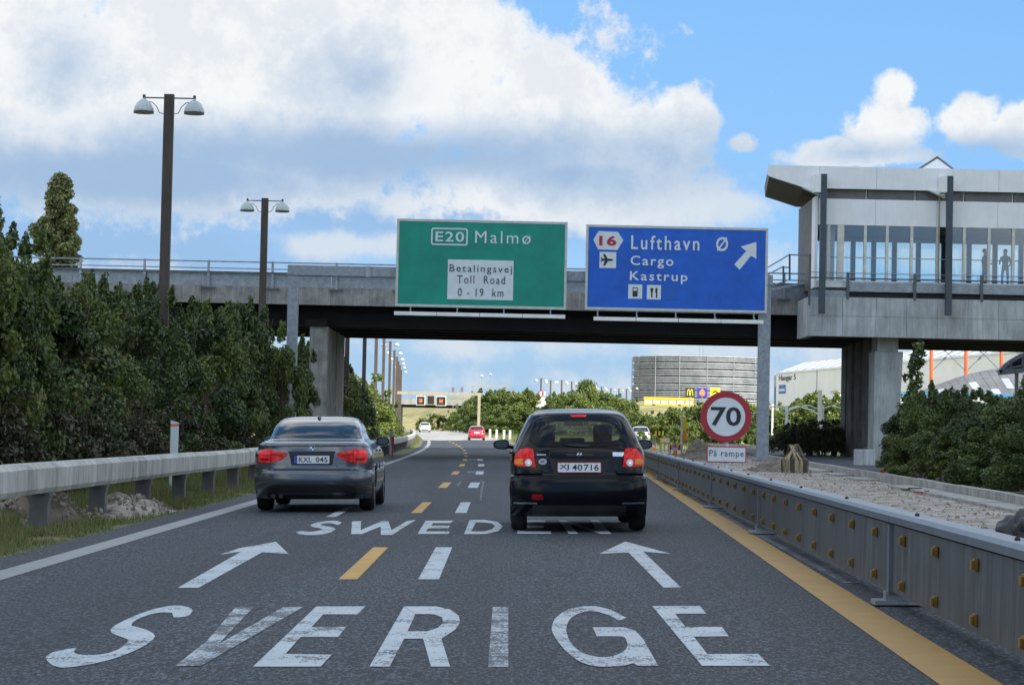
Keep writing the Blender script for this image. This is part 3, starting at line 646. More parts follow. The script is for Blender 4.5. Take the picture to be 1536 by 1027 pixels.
nm = ['leftmost brown lamp pole seen under the bridge beside its left pier','second brown lamp pole from the left pier under the bridge','third brown lamp pole from the left pier under the bridge','fourth brown lamp pole from the left pier, top just below the girder']
for i, (px_, Y) in enumerate(((519,133),(545,155),(562.5,180),(574,205),(583.5,231),(590,258),(594,285),(596.5,312),(599,340),(601,368))):
    p = at(px_, 600, Y)
    lamp(p.x, Y, 10.1 if i < 5 else 10.0, nm[i] if i < 4 else ['brown lamp post whose head first clears the bridge girder','brown lamp post just right of the first one clearing the girder'][i-4] if i < 6 else 'far brown lamp post in the tight cluster at the left bend', 'brown twin-headed street lamps')
for i, (px_, ty) in enumerate(((811,567),(825.5,570),(842,570),(857,572),(872,574),(887,576.5),(902,579.5),(916,582),(928,582.5),(939.5,583),(949,579.5))):
    Y = 8.8*F/(650-ty); p = at(px_, 600, Y); lamp(p.x, Y, (at(px_, ty, Y).z-G(p.x, Y)), ('leftmost' if i == 0 else 'rightmost, beside the round building,' if i == 10 else ORD[i]+' from the left')+' of the far lamp row above the black hatchback', 'far row of lamps beyond the black hatchback', arm=.75)
# ------------------------------------------------------------------ sign gantry
GY = 90
pl, pr = at(436, 600, GY), at(1143, 692, GY)
bt = at(600, 401, GY).z; bb = at(600, 416.5, GY).z
t = empty('sign_gantry', (pl.x, GY, G(pl.x,GY)), 'galvanised steel portal gantry holding the green and blue signs', 'gantry')
w_ = .44
MB().box(pl.x-.21, pl.x+.21, GY-.15, GY+.15, G(pl.x,GY)-.3, bb-.02).build('post', M['galv'], t, bevel=.02)
MB().box(pr.x-.235, pr.x+.235, GY-.15, GY+.15, G(pr.x,GY)-.3, bb-.02).build('post', M['galv'], t, bevel=.02)
MB().box(pr.x-.4, pr.x+.4, GY-.35, GY+.35, G(pr.x,GY)-.3, G(pr.x,GY)+.12).build('footing', M['concrete'], t)
xs = [pl.x-.24, at(553,405,GY).x-.1, at(553,405,GY).x+.1, at(862,405,GY).x, pr.x+.3]
MB().box(xs[0], xs[1]-.003, GY-.17, GY+.17, bb, bt).build('beam', M['galv'], t, bevel=.015)
MB().box(xs[1], xs[2], GY-.18, GY+.18, bb-.01, bt+.01).build('splice_plate', M['concrete_new'], t)
MB().box(xs[2]+.003, xs[3]-.003, GY-.17, GY+.17, bb, bt).build('beam', M['galv'], t, bevel=.015)
MB().box(xs[3], xs[4], GY-.17, GY+.17, bb, bt).build('beam', M['galv'], t, bevel=.015)
def sgn(name, tl, tr, br, bl, label, mat, ntube, nb):
    "a sign board with border; returns root and mapping from pixels"
    Y = GY-.45
    c = [at(*q, Y) for q in (tl, tr, br, bl)]
    x0 = (c[0].x+c[3].x)/2; x1 = (c[1].x+c[2].x)/2; z1 = (c[0].z+c[1].z)/2; z0 = (c[2].z+c[3].z)/2
    t = empty(name, (x0, Y, z0), label, 'road sign')
    MB().box(x0, x1, Y-.04, Y+.04, z0, z1).build('board', M[mat], t)
    n = 3 if mat == 'sgreen' else 4
    b = .075; mb = MB()
    for (a0,a1,b0,b1) in ((x0-.02,x1+.02,z1-b,z1+.02),(x0-.02,x1+.02,z0-.02,z0+b),(x0-.02,x0+b,z0+b,z1-b),(x1-b,x1+.02,z0+b,z1-b)): mb.box(a0,a1,Y-.055,Y+.05,b0,b1)
    mb.build('border', M['sborder'], t)
    for k in range(1, n):      # joints between the planks of the board
        zz = z0+(z1-z0)*k/n+.02*k; MB().box(x0+b, x1-b, Y-.043, Y-.041, zz-.008, zz+.008).build('joint', M['sgreen' if mat == 'sgreen' else 'sblue'], t)
    for k in range(nb):
        xx = x0+(x1-x0)*(k+.32)/(nb-.36); mb = MB(); mb.bar((xx, Y+.0, z0-.01), (xx, Y-.0, z0-.30), .05); mb.bar((xx, Y+.05, z0-.26), (xx, Y-.35, z0-.26), .05); mb.build('bracket', M['galv'], t)
        MB().bar((xx, Y+.09, z0), (xx, Y+.09, z1), .08).build('backing_rib', M['galv'], t)
    return t, x0, x1, z0, z1, Y-.041
t, x0, x1, z0, z1, Y = sgn('motorway_sign', (598,328.5), (851,334.5), (848,463), (592,459), 'green overhead motorway sign reading E20 Malmø with toll road panel', 'sgreen', 0, 4)
def P2(px_, py_): q = at(px_, py_, Y); return q.x, q.z
def lw(body, px0, py0, px1, py1, par, mat, bold=.012, Yo=0, sp=1.0, name='lettering'):
    a = P2(px0, py0); b = P2(px1, py1); cx = (px0+px1)/2; 
    xa, xb = a[0], b[0]; za = P2(cx, py1)[1]; zb = P2(cx, py0)[1]
    return text_mesh(body, name, mat, par, xa, xb, za, zb, Y-Yo, .012, bold, spacing=sp)
def rect(px0, py0, px1, py1, par, mat, name, Yo=.0, th=.012, corner=0):
    xa, xb = P2(px0, py0)[0], P2(px1, py0)[0]; cx = (px0+px1)/2; za, zb = P2(cx, py1)[1], P2(cx, py0)[1]
    return MB().box(xa, xb, Y-Yo-th, Y-Yo, za, zb).build(name, mat, par, bevel=corner)
def rring(px0, py0, px1, py1, wpx, par, mat, name, Yo=0, rpx=4, th=.012):
    xa, xb = P2(px0, py0)[0], P2(px1, py0)[0]; cx = (px0+px1)/2; za, zb = P2(cx, py1)[1], P2(cx, py0)[1]; s = (xb-xa)/(px1-px0); r = rpx*s; w = wpx*s
    def loop(d):
        o = []
        for (cx_, cz_, a0) in ((xb-r, zb-r, 0), (xa+r, zb-r, 90), (xa+r, za+r, 180), (xb-r, za+r, 270)):
            for k in range(6): a = rad(a0+18*k); o.append((cx_+(r-d)*math.cos(a), cz_+(r-d)*math.sin(a)))
        return o
    A, B = loop(0), loop(w); n = len(A); mb = MB()
    mb.v = [(p[0], Y-Yo-th, p[1]) for p in A]+[(p[0], Y-Yo-th, p[1]) for p in B]+[(p[0], Y-Yo, p[1]) for p in A]+[(p[0], Y-Yo, p[1]) for p in B]
    for i in range(n):
        j = (i+1) % n; mb.f += [(i,j,n+j,n+i),(2*n+i,2*n+j,j,i),(n+i,n+j,3*n+j,3*n+i)]
    return mb.build(name, mat, par)
rring(647, 342, 702, 368, 2.2, t, M['swhite'], 'number_frame')
lw('E20', 653.5, 347.5, 696, 362.5, t, M['swhite'], .012, sp=1.15)
lw('Malmø', 713, 347, 796, 366, t, M['swhite'], .0, sp=1.25)
rect(672, 390, 770.5, 449.5, t, M['swhite'], 'toll_panel')
lw('Betalingsvej', 674.5, 397.5, 768, 411.5, t, M['sgreytext'], .0, .013, 1.22)
lw('Toll  Road', 686, 413.5, 757.5, 425.5, t, M['sgreytext'], .0, .013, 1.22)
lw('0 - 19  km', 687, 432.5, 755, 444.5, t, M['sgreytext'], .0, .013, 1.22)
def tubes(xa, xb, zt, n, par):
    for k in range(n):
        a = xa+(xb-xa)*k/n; b = xa+(xb-xa)*(k+1)/n; MB().box(a+.008, b-.008, Y-.42, Y-.30, zt-.10, zt+.05).build('light_trough', M['tube'], par, bevel=.015)
a = at(591, 469.5, GY-.8); b = at(848, 473.5, GY-.8); tubes(a.x, b.x, (a.z+b.z)/2, 4, t)
t, x0, x1, z0, z1, Y = sgn('airport_sign', (881,336.5), (1152,344.5), (1149,469.5), (877,462.5), 'blue overhead exit sign reading Lufthavn Ø, Cargo and Kastrup', 'sblue', 0, 5)
hexp = [(890,359.5),(898,346.5),(927,348),(935,360.5),(926,375),(897,374)]
mb = MB(); pts = [P2(*q) for q in hexp]; mb.prism(pts, lambda p: Vector((p[0], Y-.012, p[1])), lambda p: Vector((p[0], Y, p[1]))); mb.build('exit_number_plate', M['swhite'], t)
lw('16', 899, 353.5, 924.5, 368.5, t, M['sred2'], .035, .013, 1.1)
lw('Lufthavn  Ø', 947, 354, 1092, 375.5, t, M['swhite'], .014, sp=1.28)
lw('Cargo', 946, 384, 1010, 402.5, t, M['swhite'], .012, sp=1.22)
lw('Kastrup', 945, 407.5, 1031, 425.5, t, M['swhite'], .012, sp=1.22)
def picto(px0, py0, px1, py1, name): return rect(px0, py0, px1, py1, t, M['swhite'], name, corner=.0)
def shp(P, par, mat, name, Yo=.013):
    pts = [P2(*q) for q in P]; return MB().prism(pts, lambda p: Vector((p[0], Y-Yo-.006, p[1])), lambda p: Vector((p[0], Y-Yo, p[1]))).build(name, mat, par)
picto(899.5, 378, 924.5, 402, 'aeroplane_panel')
shp([(920,390),(917,388.2),(911.5,388),(907.5,381),(904.5,381),(907,388),(904,388),(902,385.8),(900.8,385.8),(902.2,389.5),(900.8,393),(902,393.2),(904,391.2),(907,391.2),(904.5,398.5),(907.5,398.5),(912,391.5),(918,391.4)], t, M['sblack'], 'aeroplane_symbol')
picto(942.5, 426.5, 963.5, 448, 'fuel_panel'); rect(949, 431, 956.5, 445, t, M['sblack'], 'fuel_pump_symbol', .013, .006); rect(950.3, 432.3, 955.2, 436.2, t, M['swhite'], 'fuel_pump_window', .02, .003)
picto(970.5, 427.5, 991.5, 449, 'restaurant_panel')
shp([(975.5,432),(980,432),(979.2,437.5),(978.6,438.5),(978.8,446),(976.6,446),(976.8,438.5),(976,437.5)], t, M['sblack'], 'fork_symbol'); shp([(983.2,432.2),(986,431.5),(986,446.5),(983.6,446.5),(984,440),(982.8,438)], t, M['sblack'], 'knife_symbol')
rect(998, 428, 1019, 449.5, t, pm('sign_blue_patch', (.01,.10,.46), .4, var=.03), 'blank_panel')
shp([(1134.5,363),(1111,370),(1119.5,376.5),(1101.5,396.5),(1109.5,404.5),(1126.5,383.5),(1134.5,388)], t, M['swhite'], 'arrow', 0)
a = at(890, 475, GY-.8); b = at(1145, 484, GY-.8); tubes(a.x, b.x, (a.z+b.z)/2, 4, t)
# ------------------------------------------------------------------ road bridge
BY = 105
def zz(px_, py_, Y_): return at(px_, py_, Y_).z
zt_c = zz(470,431,BY); zb_c = zz(470,457,BY); zt_p = zz(470,412,BY); zrail = zz(313,392,BY); zmid = zz(313,402,BY); zu = zz(700,510.5,BY+14); 
xl, xr = -60.0, 46.0; XR = at(1213, 470, BY).x
t = empty('road_bridge', (0, BY, zb_c), 'wide grey concrete road bridge crossing above the motorway', 'bridge')
nseg = 0; x = -44.0
xb0 = at(80,450,BY).x
while x < xr:
    MB().box(x+.006, x+5.994, BY, BY+.35, zb_c, zt_c-.003).build('fascia_panel', M['concrete'], t)
    MB().box(x+.01, x+5.99, BY+.02, BY+.14, zt_c, zt_p).build('parapet_panel', M['galv_panel' if 0 else 'rail'], t)
    x += 6
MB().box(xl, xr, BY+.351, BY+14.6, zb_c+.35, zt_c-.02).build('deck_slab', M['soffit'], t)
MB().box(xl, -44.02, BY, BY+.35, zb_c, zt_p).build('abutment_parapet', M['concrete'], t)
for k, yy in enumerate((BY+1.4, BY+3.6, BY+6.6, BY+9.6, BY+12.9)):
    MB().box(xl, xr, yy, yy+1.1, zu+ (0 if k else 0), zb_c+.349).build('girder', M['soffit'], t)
MB().box(-44, xr, BY+14.61, BY+14.95, zb_c, zt_p).build('fascia_panel', M['concrete'], t)
# railing
def railing(par, x0_, x1_, Y_, zb, zt, zm, mat, step, px_off=0, pm_='rail_dark'):
    MB().bar((x0_, Y_, zt), (x1_, Y_, zt), .07, .06).build('top_rail', M[mat], par); MB().bar((x0_, Y_, zm), (x1_, Y_, zm), .06, .05).build('middle_rail', M[mat], par)
    x = x0_+px_off
    while x < x1_:
        mb = MB(); mb.bar((x, Y_, zb), (x, Y_, zt+.05), .11, .08); mb.build('railing_post', M[mat], par)
        if pm_ == 'foot': MB().box(x-.33, x+.33, Y_-.05, Y_+.05, zb-.03, zb+.02).build('post_foot', M['rail_dark'], par)
        x += step
RY = BY-.12
p0 = at(217, 400, RY).x
railing(t, p0-2.965*12, at(1213,400,RY).x, RY, zz(313,431,RY), zrail, zmid, 'rail', 2.965, 0, 'foot')
MB().bar((p0-36, RY, zt_p+.03), (at(1213,400,RY).x, RY, zt_p+.03), .10, .07).build('lower_rail', M['rail_dark'], t)
railing(t, p0-36, 40, BY+14.7, zt_p, zmid+.3, zmid-.1, 'rail', 3.1, 1.2, '')
# piers
def pier(px0, px1, Y0_, n, depth, gap, mat, name='pier', taper=0):
    Y_ = Y0_
    for k in range(n):
        xa, xb_ = at(px0, 600, Y0_).x, at(px1, 600, Y0_).x; zt = zu-.002
        mb = MB(); mb.add([(xa+taper,Y_,G(xa,Y_)-.3),(xb_-taper,Y_,G(xa,Y_)-.3),(xb_-taper,Y_+depth,G(xa,Y_)-.3),(xa+taper,Y_+depth,G(xa,Y_)-.3),(xa,Y_,zt),(xb_,Y_,zt),(xb_,Y_+depth,zt),(xa,Y_+depth,zt)],
                          [(0,1,5,4),(1,2,6,5),(2,3,7,6),(3,0,4,7),(0,3,2,1),(4,5,6,7)])
        mb.build(name, M[mat], t, bevel=.05); Y_ += depth+gap
pier(462, 490, BY+.9, 2, 5.4, .5, 'concrete')
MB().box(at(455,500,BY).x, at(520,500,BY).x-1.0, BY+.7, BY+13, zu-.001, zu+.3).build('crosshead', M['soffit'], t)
# second pier of the wide station deck on the right
DY = 101
t2 = empty('station_deck', (at(1213,500,DY).x, DY, zz(1213,508,DY)), 'pale concrete deck with cast panels carrying the glazed station building', 'bridge deck')
zt_ = zz(1314,446.5,DY); zj = zz(1314,475,DY); zb_ = zz(1314,505.5,DY); xs0 = at(1213.3,480,DY).x; stp = at(1406,480,DY).x-at(1314,480,DY).x
ex = at(1314,480,DY).x; edges = [xs0, ex]+[ex+stp*k for k in range(1, 7)]
for a, b in zip(edges, edges[1:]):
    h_ = (a+b)/2 if b-a < 3.2 else a+(b-a)/2
    for (u0, u1) in ((a, h_), (h_, b)):
        for (w0, w1) in ((zb_, zj-.006), (zj+.006, zt_)):
            MB().box(u0+.006, u1-.006, DY+rnd.uniform(0,.012), DY+.3, w0, w1).build('deck_panel', M['concrete_new'], t2)
xe = edges[-1]
MB().box(xs0+.01, xe, DY+.301, BY-.01, zb_+.12, zt_-.01).build('deck_slab', M['soffit'], t2)
MB().box(xs0, xs0+.29, DY+.301, BY-.01, zb_+.0, zt_).build('end_panel', M['concrete_new'], t2)
pz = zz(1330,512,DY+1.2)
def pier2(px0, px1, Y_, depth, mat, tp, zt):
    xa, xb_ = at(px0, 600, Y_).x, at(px1, 600, Y_).x; g = G(xa,Y_)-.3; mb = MB()
    mb.add([(xa,Y_,g),(xb_-tp,Y_,g),(xb_-tp,Y_+depth,g),(xa,Y_+depth,g),(xa,Y_,zt-.7),(xb_,Y_,zt-.7),(xb_,Y_+depth,zt-.7),(xa,Y_+depth,zt-.7)], [(0,1,5,4),(1,2,6,5),(2,3,7,6),(3,0,4,7),(0,3,2,1),(4,5,6,7)])
    mb.box(xa+.12, xb_-.22, Y_+.05, Y_+depth, zt-.699, zt-.003); mb.build('pier', M[mat], t2, bevel=.03)
pier2(1311, 1354, DY+1.2, 1.6, 'concrete_new', .22, zb_+.118)
MB().box(xs0+.3, xe, DY+1.1, DY+3.2, zb_-.28, zb_+.119).build('crosshead', M['soffit'], t2) if 0 else None
t3 = t
for k, (pxa, Y_) in enumerate(((1308,107.2),(1296,109.8),(1284,112.6),(1275,115.6))):
    xa = at(pxa, 600, Y_).x; MB().box(xa-.25, xa+.55, Y_, Y_+1.5, G(xa,Y_)-.3, zu-.003).build('pier', M['concrete_dark'], t3, bevel=.04)
c_ = at(1297, 700, 82); cb = empty('concrete_block', (c_.x, 82, G(c_.x,82)), 'pale square concrete block at the foot of the right-hand pier', 'concrete block')
MB().box(c_.x-.33, c_.x+.33, 81.7, 82.5, G(c_.x,82)-.1, G(c_.x,82)+.55).build('block', M['concrete_new'], cb, bevel=.03); MB().bar((c_.x-.1, 82.0, G(c_.x,82)+.549), (c_.x+.1, 82.0, G(c_.x,82)+.60), .03).build('lifting_loop', M['rail_dark'], cb)
# ------------------------------------------------------------------ station building
X_ = lambda px_, Y_=DY: at(px_, 400, Y_).x
t = empty('station_building', (X_(1228), DY, zt_), 'glazed station building with white cladding and cantilevered roof on the bridge deck', 'building')
zR = zz(1314,250.5,DY); zF = zz(1280,283,DY); zS = zz(1280,297.5,DY); zL = zz(1314,337.5,DY); zG = zz(1314,422,DY); XE = edges[-1]+.5
FY = DY+.35; BKY = DY+6.2
# roof fascia panels
xF = [X_(1228)]+[X_(1314)+stp*k for k in range(0, 7)]
for a, b in zip(xF, xF[1:]): MB().box(a+.006, b-.006, FY-.22, FY-.12, zF, zR).build('roof_fascia_panel', M['clad'], t)
xa0 = X_(1150.5); xk = X_(1203)
zt0 = zz(1153,264,DY)
MB().prism([(xa0, zR), (xF[0]-.006, zR), (xF[0]-.006, zF), (xk, zF+.03), (xa0+.05, zt0), (xa0-.05, zt0+.1)], lambda p: Vector((p[0], FY-.22, p[1])), lambda p: Vector((p[0], FY-.12, p[1]))).build('roof_fascia_panel', M['clad'], t)
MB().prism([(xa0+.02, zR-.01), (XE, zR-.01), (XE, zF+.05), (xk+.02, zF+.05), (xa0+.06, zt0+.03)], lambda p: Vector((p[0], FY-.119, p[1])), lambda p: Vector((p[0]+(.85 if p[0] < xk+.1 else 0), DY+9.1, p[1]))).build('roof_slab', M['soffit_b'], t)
n_ = 0; x = xF[0]
while x < XE-.5:
    MB().box(x+.02, min(XE, x+2.12), FY+.05, FY+.12, zS, zF-.004).build('louvre_panel', M['clad_dark'], t); MB().box(x+2.125, x+2.165, FY+.03, FY+.13, zS, zF-.004).build('louvre_post', M['mull'], t); x += 2.19
for a, b in zip(xF, xF[1:]): MB().box(a+.006, b-.006, FY-.06, FY+.02, zL, zS-.006).build('wall_cladding_panel', M['clad'], t)
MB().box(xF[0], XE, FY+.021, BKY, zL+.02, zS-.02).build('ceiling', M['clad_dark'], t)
MB().box(xF[0], XE, FY+.0, BKY+.2, zG-.35, zG-.004).build('floor', M['concrete'], t)
MB().box(xF[0], XE, FY-.1, FY-.01, zG-.28, zG+.03).build('sill', M['clad'], t)
# mullions and panes
mp_ = [1244,1262,1299,1332,1369,1408,1448,1485.5,1522,1559,1596,1633]
prev = X_(1236)
for i, q in enumerate(mp_):
    xx = X_(q); w = .30 if q in (1262,) else .13
    MB().box(xx-w/2, xx+w/2, FY-.05, FY+.12, zG+.031, zL-.002).build('mullion', M['mull'], t)
    MB().box(prev, xx-w/2-.004, FY+.03, FY+.045, zG+.031, zL-.002).build('window_pane', M['glass'], t)
    MB().box(prev, xx-w/2-.004, FY-.0, FY+.029, zz(1314,387,FY)-.02, zz(1314,387,FY)+.02).build('glazing_bar', M['galv'], t)
    prev = xx+w/2+.004
zH = zz(1314,363.5,BKY)
MB().box(xF[0], XE, BKY-.1, BKY, zH, zL+.015).build('rear_header', M['clad_dark'], t)
for q in (1236,1279,1310,1341,1377,1415,1453,1492,1531,1570,1609):
    xx = at(q, 400, BKY).x; MB().box(xx-.11, xx+.11, BKY-.12, BKY+.06, zG+.0, zH-.003).build('rear_mullion', M['bcol'], t)
prev = at(1225,400,BKY).x
MB().box(prev, XE, BKY+.061, BKY+.075, zG+.0, zH-.003).build('rear_glazing', M['glass'], t)
xw = X_(1228)
MB().box(xw-.14, xw-.02, FY-.02, FY+1.1, zG-.3, zS+.1).build('corner_post', M['clad'], t)
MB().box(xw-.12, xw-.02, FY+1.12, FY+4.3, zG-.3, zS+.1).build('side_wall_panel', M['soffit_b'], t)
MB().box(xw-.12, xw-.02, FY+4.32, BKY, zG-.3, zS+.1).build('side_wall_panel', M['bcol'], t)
MB().box(X_(1236), X_(1258), FY+1.0, FY+1.1, zG, zL).build('inner_partition', M['mull'], t)
for (q, ty, by) in ((1233.2,261.5,470.5),(1422.5,264.5,473),(1611.5,268,476)):
    xx = X_(q, DY-.3); MB().box(xx-.135, xx+.135, DY-.52, DY-.24, zz(q,by,DY-.3), zz(q,ty,DY-.3)).build('steel_column', M['bcol'], t, bevel=.015)
    MB().box(xx-.42, xx-.136, DY-.5, FY-.221, zz(q,289,DY-.3), zz(q,ty,DY-.3)-.03).build('column_bracket', M['clad'], t)
    MB().prism([(0,0),(-.75,0),(0,-.32)], lambda p: Vector((xx-.14+p[0], DY-.1, zF-.01+p[1])), lambda p: Vector((xx-.14+p[0], DY+.3, zF-.01+p[1]))).build('gusset', M['clad'], t)
xx = X_(1409.5); MB().tube([(xx, FY-.09, zG), (xx, FY-.09, zF-.01)], .035, 8).build('downpipe', M['khaki'], t)
# pyramid rooflight
a, b, c_ = at(1364,251,DY+3), at(1444,254,DY+3), at(1406,236.5,DY+4.5); d0 = b.x-a.x
mb = MB(); base = [(a.x, DY+3, zR), (b.x, DY+3, zR), (b.x, DY+6, zR), (a.x, DY+6, zR)]; mb.add(base+[(c_.x, DY+4.5, c_.z)], [(0,1,4),(1,2,4),(2,3,4),(3,0,4),(0,3,2,1)]); mb.build('pyramid_rooflight', M['clad'], t)
mb = MB(); mb.bar(base[0], (c_.x, DY+4.5, c_.z+.02), .08); mb.bar(base[1], (c_.x, DY+4.5, c_.z+.02), .08); mb.build('rooflight_ribs', M['clad_dark'], t)
# station railing: its own thing on the deck
t = empty('station_railing', (X_(1213), DY-.05, zt_), 'dark steel railing along the deck edge in front of the glazed building', 'railing')
ry = DY+.05; zz0 = zt_; zt1 = zz(1372,411.5,ry); zm1 = zz(1372,419.5,ry); 
MB().bar((X_(1214),ry,zt1), (XE,ry,zt1), .035).build('top_rail', M['rail'], t)
MB().bar((X_(1214),ry,zm1), (XE,ry,zm1), .07,.06).build('hand_rail', M['rail_dark'], t)
MB().box(X_(1272), XE, ry+.04, ry+.10, zz(1372,437.5,ry), zz(1372,425,ry)).build('kick_panel', M['rail'], t)
MB().box(X_(1272), XE, ry+.03, ry+.2, zz(1372,439,ry), zz(1372,436.5,ry)).build('bottom_rail', M['galv'], t)
MB().box(X_(1272), XE, ry+.25, ry+.3, zt_-.01, zz(1372,439,ry)-.01).build('shadow_gap', M['plastic'], t)
MB().box(X_(1214), X_(1271), ry+.04, ry+.10, zt_, zz(1372,437.5,ry)).build('end_plate', M['galv'], t)
q = 1272.5
while q < 1640:
    xx = X_(q); MB().bar((xx,ry,zt_-.1), (xx,ry,zt1+.03), .13, .1).build('railing_post', M['rail_dark'], t); q += 100.3
for q in (1215,): xx = X_(q); MB().bar((xx,ry,zt_-.4), (xx,ry,zz(q,381,ry)), .09, .1).build('railing_post', M['rail_dark'], t)
# stairs railing to the left of the building
SY = 103.5
t = empty('stair_railing', tuple(at(1155,437,SY)), 'sloping steel railing of the stairs between blue sign and station building', 'railing')
for (a, b) in (((1152,401),(1184,382)),((1184,382),(1218,383)),((1152,412),(1172,401)),((1172,401),(1184,401)),((1152,430),(1180,421))):
    MB().bar(at(*a,SY), at(*b,SY), .07, .06).build('rail', M['rail'], t)
for (q, ya, yb) in ((1184.5,381,421),(1175,399,424),(1155,418,437),(1218.5,383,424)): MB().bar(at(q,ya,SY), at(q,yb,SY), .08).build('railing_post', M['rail_dark'], t)
MB().bar(at(1157,434,SY), at(1218,422,SY), .1, .12).build('stair_string', M['rail'], t)
# ------------------------------------------------------------------ people behind the glass
def person(x, y, z, s, label, mats, rot=0, armup=False):
    t = empty('person', (x, y, z), label, 'person'); t['category'] = 'person'
    j = [(0,0,.93),(0,0,1.12),(0,.0,1.35),(0,0,1.48),(0,-.02,1.60),(0,-.01,1.72),
         (.10,0,.9),(.12,.02,.5),(.12,0,.08),(.13,-.14,.03),(-.10,0,.9),(-.13,-.04,.5),(-.15,.06,.08),(-.16,-.08,.03),
         (.19,0,1.40),(.25,.03,1.14),(.22,-.16,.98),(.20,-.24,.95),(-.19,0,1.40),(-.27,.02,1.14),(-.22,-.2,1.08),(-.17,-.28,1.1)]
    rr = [.15,.14,.17,.065,.10,.085,.10,.075,.05,.04,.10,.075,.05,.04,.07,.05,.038,.035,.07,.05,.038,.035]
    ed = [(0,1),(1,2),(2,3),(3,4),(4,5),(0,6),(6,7),(7,8),(8,9),(0,10),(10,11),(11,12),(12,13),(2,14),(14,15),(15,16),(16,17),(2,18),(18,19),(19,20),(20,21)]
    me = bpy.data.meshes.new('body'); me.from_pydata([Vector(p)*s for p in j], ed, []); o = bpy.data.objects.new('body', me); col.objects.link(o)
    md = o.modifiers.new('s', 'SKIN'); sv = me.skin_vertices[0].data
    for v, r in zip(sv, rr): v.radius = (r*s, r*s*.8)
    sv[0].use_root = True; o.modifiers.new('u', 'SUBSURF').levels = 1
    dg = bpy.context.evaluated_depsgraph_get(); dg.update(); m2 = bpy.data.meshes.new_from_object(o.evaluated_get(dg)); bpy.data.objects.remove(o)
    m2.materials.clear(); m2.materials.append(M[mats[0]]); m2.materials.append(M['skin']); m2.materials.append(M[mats[1]])
    for p in m2.polygons:
        c = p.center; p.use_smooth = True; p.material_index = 1 if c.z > 1.47*s else 2 if c.z < .92*s else 0
    m2.name = 'body'; b = link('body', m2, t); 
    bm = bmesh.new(); bmesh.ops.create_icosphere(bm, subdivisions=2, radius=.108*s); 
    for v in bm.verts: v.co = Vector((v.co.x*.95, v.co.y*1.05+.018*s, v.co.z*1.05+1.69*s))
    bmesh.ops.delete(bm, geom=[v for v in bm.verts if v.co.y < -.02*s and v.co.z < 1.70*s], context='VERTS'); hm = bpy.data.meshes.new('hair'); bm.to_mesh(hm); bm.free(); link('hair', hm, t, M['hair'])
    t.rotation_euler = (0,0,rot); return t
p = at(1477, 420, DY+2.6); person(p.x, DY+2.6, zG, 1.0, 'standing person in a dark jacket turned towards the other, behind the station glass', ('cloth1','cloth2'), rad(100))
p = at(1507.5, 420, DY+2.2); person(p.x, DY+2.2, zG, .98, 'standing person in grey clothes, rightmost figure behind the station glass', ('cloth2','cloth1'), rad(-25))
# ------------------------------------------------------------------ 70 sign
SY = 40.0; c_ = at(1088.5, 625, SY); x, z = c_.x, c_.z; g = G(x, SY)
t = empty('speed_limit_sign', (x, SY, g), 'round red and white 70 speed limit sign above a small plate, behind the steel barrier', 'road sign')
MB().tube([(x+.035,SY,g-.2),(x+.02,SY,z+.45)], .03, 10).build('post', M['swhite'], t)
MB().lathe([(0,0),(.44,0),(.45,.01),(.45,.03),(0,.03)], 48, Matrix.Translation((x,SY-.035,z)) @ Matrix.Rotation(rad(90),4,'X')).build('disc', M['sred'], t)
MB().lathe([(0,.031),(.338,.031),(.338,.036),(0,.036)], 48, Matrix.Translation((x,SY-.035,z)) @ Matrix.Rotation(rad(90),4,'X')).build('disc_face', M['swhite'], t)
s_ = F/SY; text_mesh('70', 'lettering', M['sblack'], t, x-23/s_, x+22.5/s_, z-13.5/s_, z+15/s_, SY-.0725, .004, .018, spacing=1.0)
za, zb2 = at(1089,693.5,SY).z, at(1089,669,SY).z; xa, xb2 = at(1059.5,680,SY).x, at(1119,680,SY).x
MB().box(xa, xb2, SY-.06, SY-.035, za, zb2).build('sub_plate', M['sred'], t, bevel=.008)
MB().box(xa+.02, xb2-.02, SY-.064, SY-.0605, za+.02, zb2-.02).build('sub_plate_face', M['swhite'], t)
text_mesh('På rampe', 'lettering', M['sgreytext'], t, at(1063.5,680,SY).x, at(1115,680,SY).x, at(1089,687,SY).z, at(1089,674.5,SY).z, SY-.0645, .004, .0, spacing=1.15)
# tipi of old boards
c_ = road(1192, 709); x, y, g = c_.x, c_.y, G(c_.x, c_.y)
t = empty('board_stack', (x,y,g), 'small tipi of weathered boards standing on the gravel near the gantry post', 'stack of boards')
r_ = random.Random(4); a0 = None
for k in range(17):
    a = k*2*math.pi/17+r_.uniform(-.1,.1); top_ = Vector((x+r_.uniform(-.16,.12), y+r_.uniform(-.1,.1), g+r_.uniform(.62,.86))); bot = Vector((x+.34*math.cos(a), y+.4*math.sin(a), g+.01)); mid = Vector((x+.36*math.cos(a), y+.36*math.sin(a), g+.38))
    mb = MB(); mb.bar(bot, mid, .09+r_.uniform(0,.04), .022); mb.bar(mid, top_, .08, .022); mb.build('board', M['wood' if k % 3 else 'corten'], t)
# black bag at the edge of the gravel
c_ = road(1529, 806); x, y, g = c_.x, c_.y, G(c_.x, c_.y)
bm = bmesh.new(); bmesh.ops.create_icosphere(bm, subdivisions=4, radius=1); r_ = np.random.RandomState(8); ks = [(r_.randn(3)*3, r_.rand()*6, .07) for _ in range(14)]
for v in bm.verts:
    f = 1+sum(a*math.sin(float(np.dot(k, v.co))+p) for k, p, a in ks); v.co = Vector((v.co.x*.22*f, v.co.y*.3*f, max(-.05, v.co.z*.21*f+.05)))
me = bpy.data.meshes.new('rubbish_bag'); bm.to_mesh(me); bm.free(); o = link('rubbish_bag', me, None, M['bag']); o.location = (x,y,g); tag(o, 'crumpled black bag lying on the gravel at the right edge', 'bag')
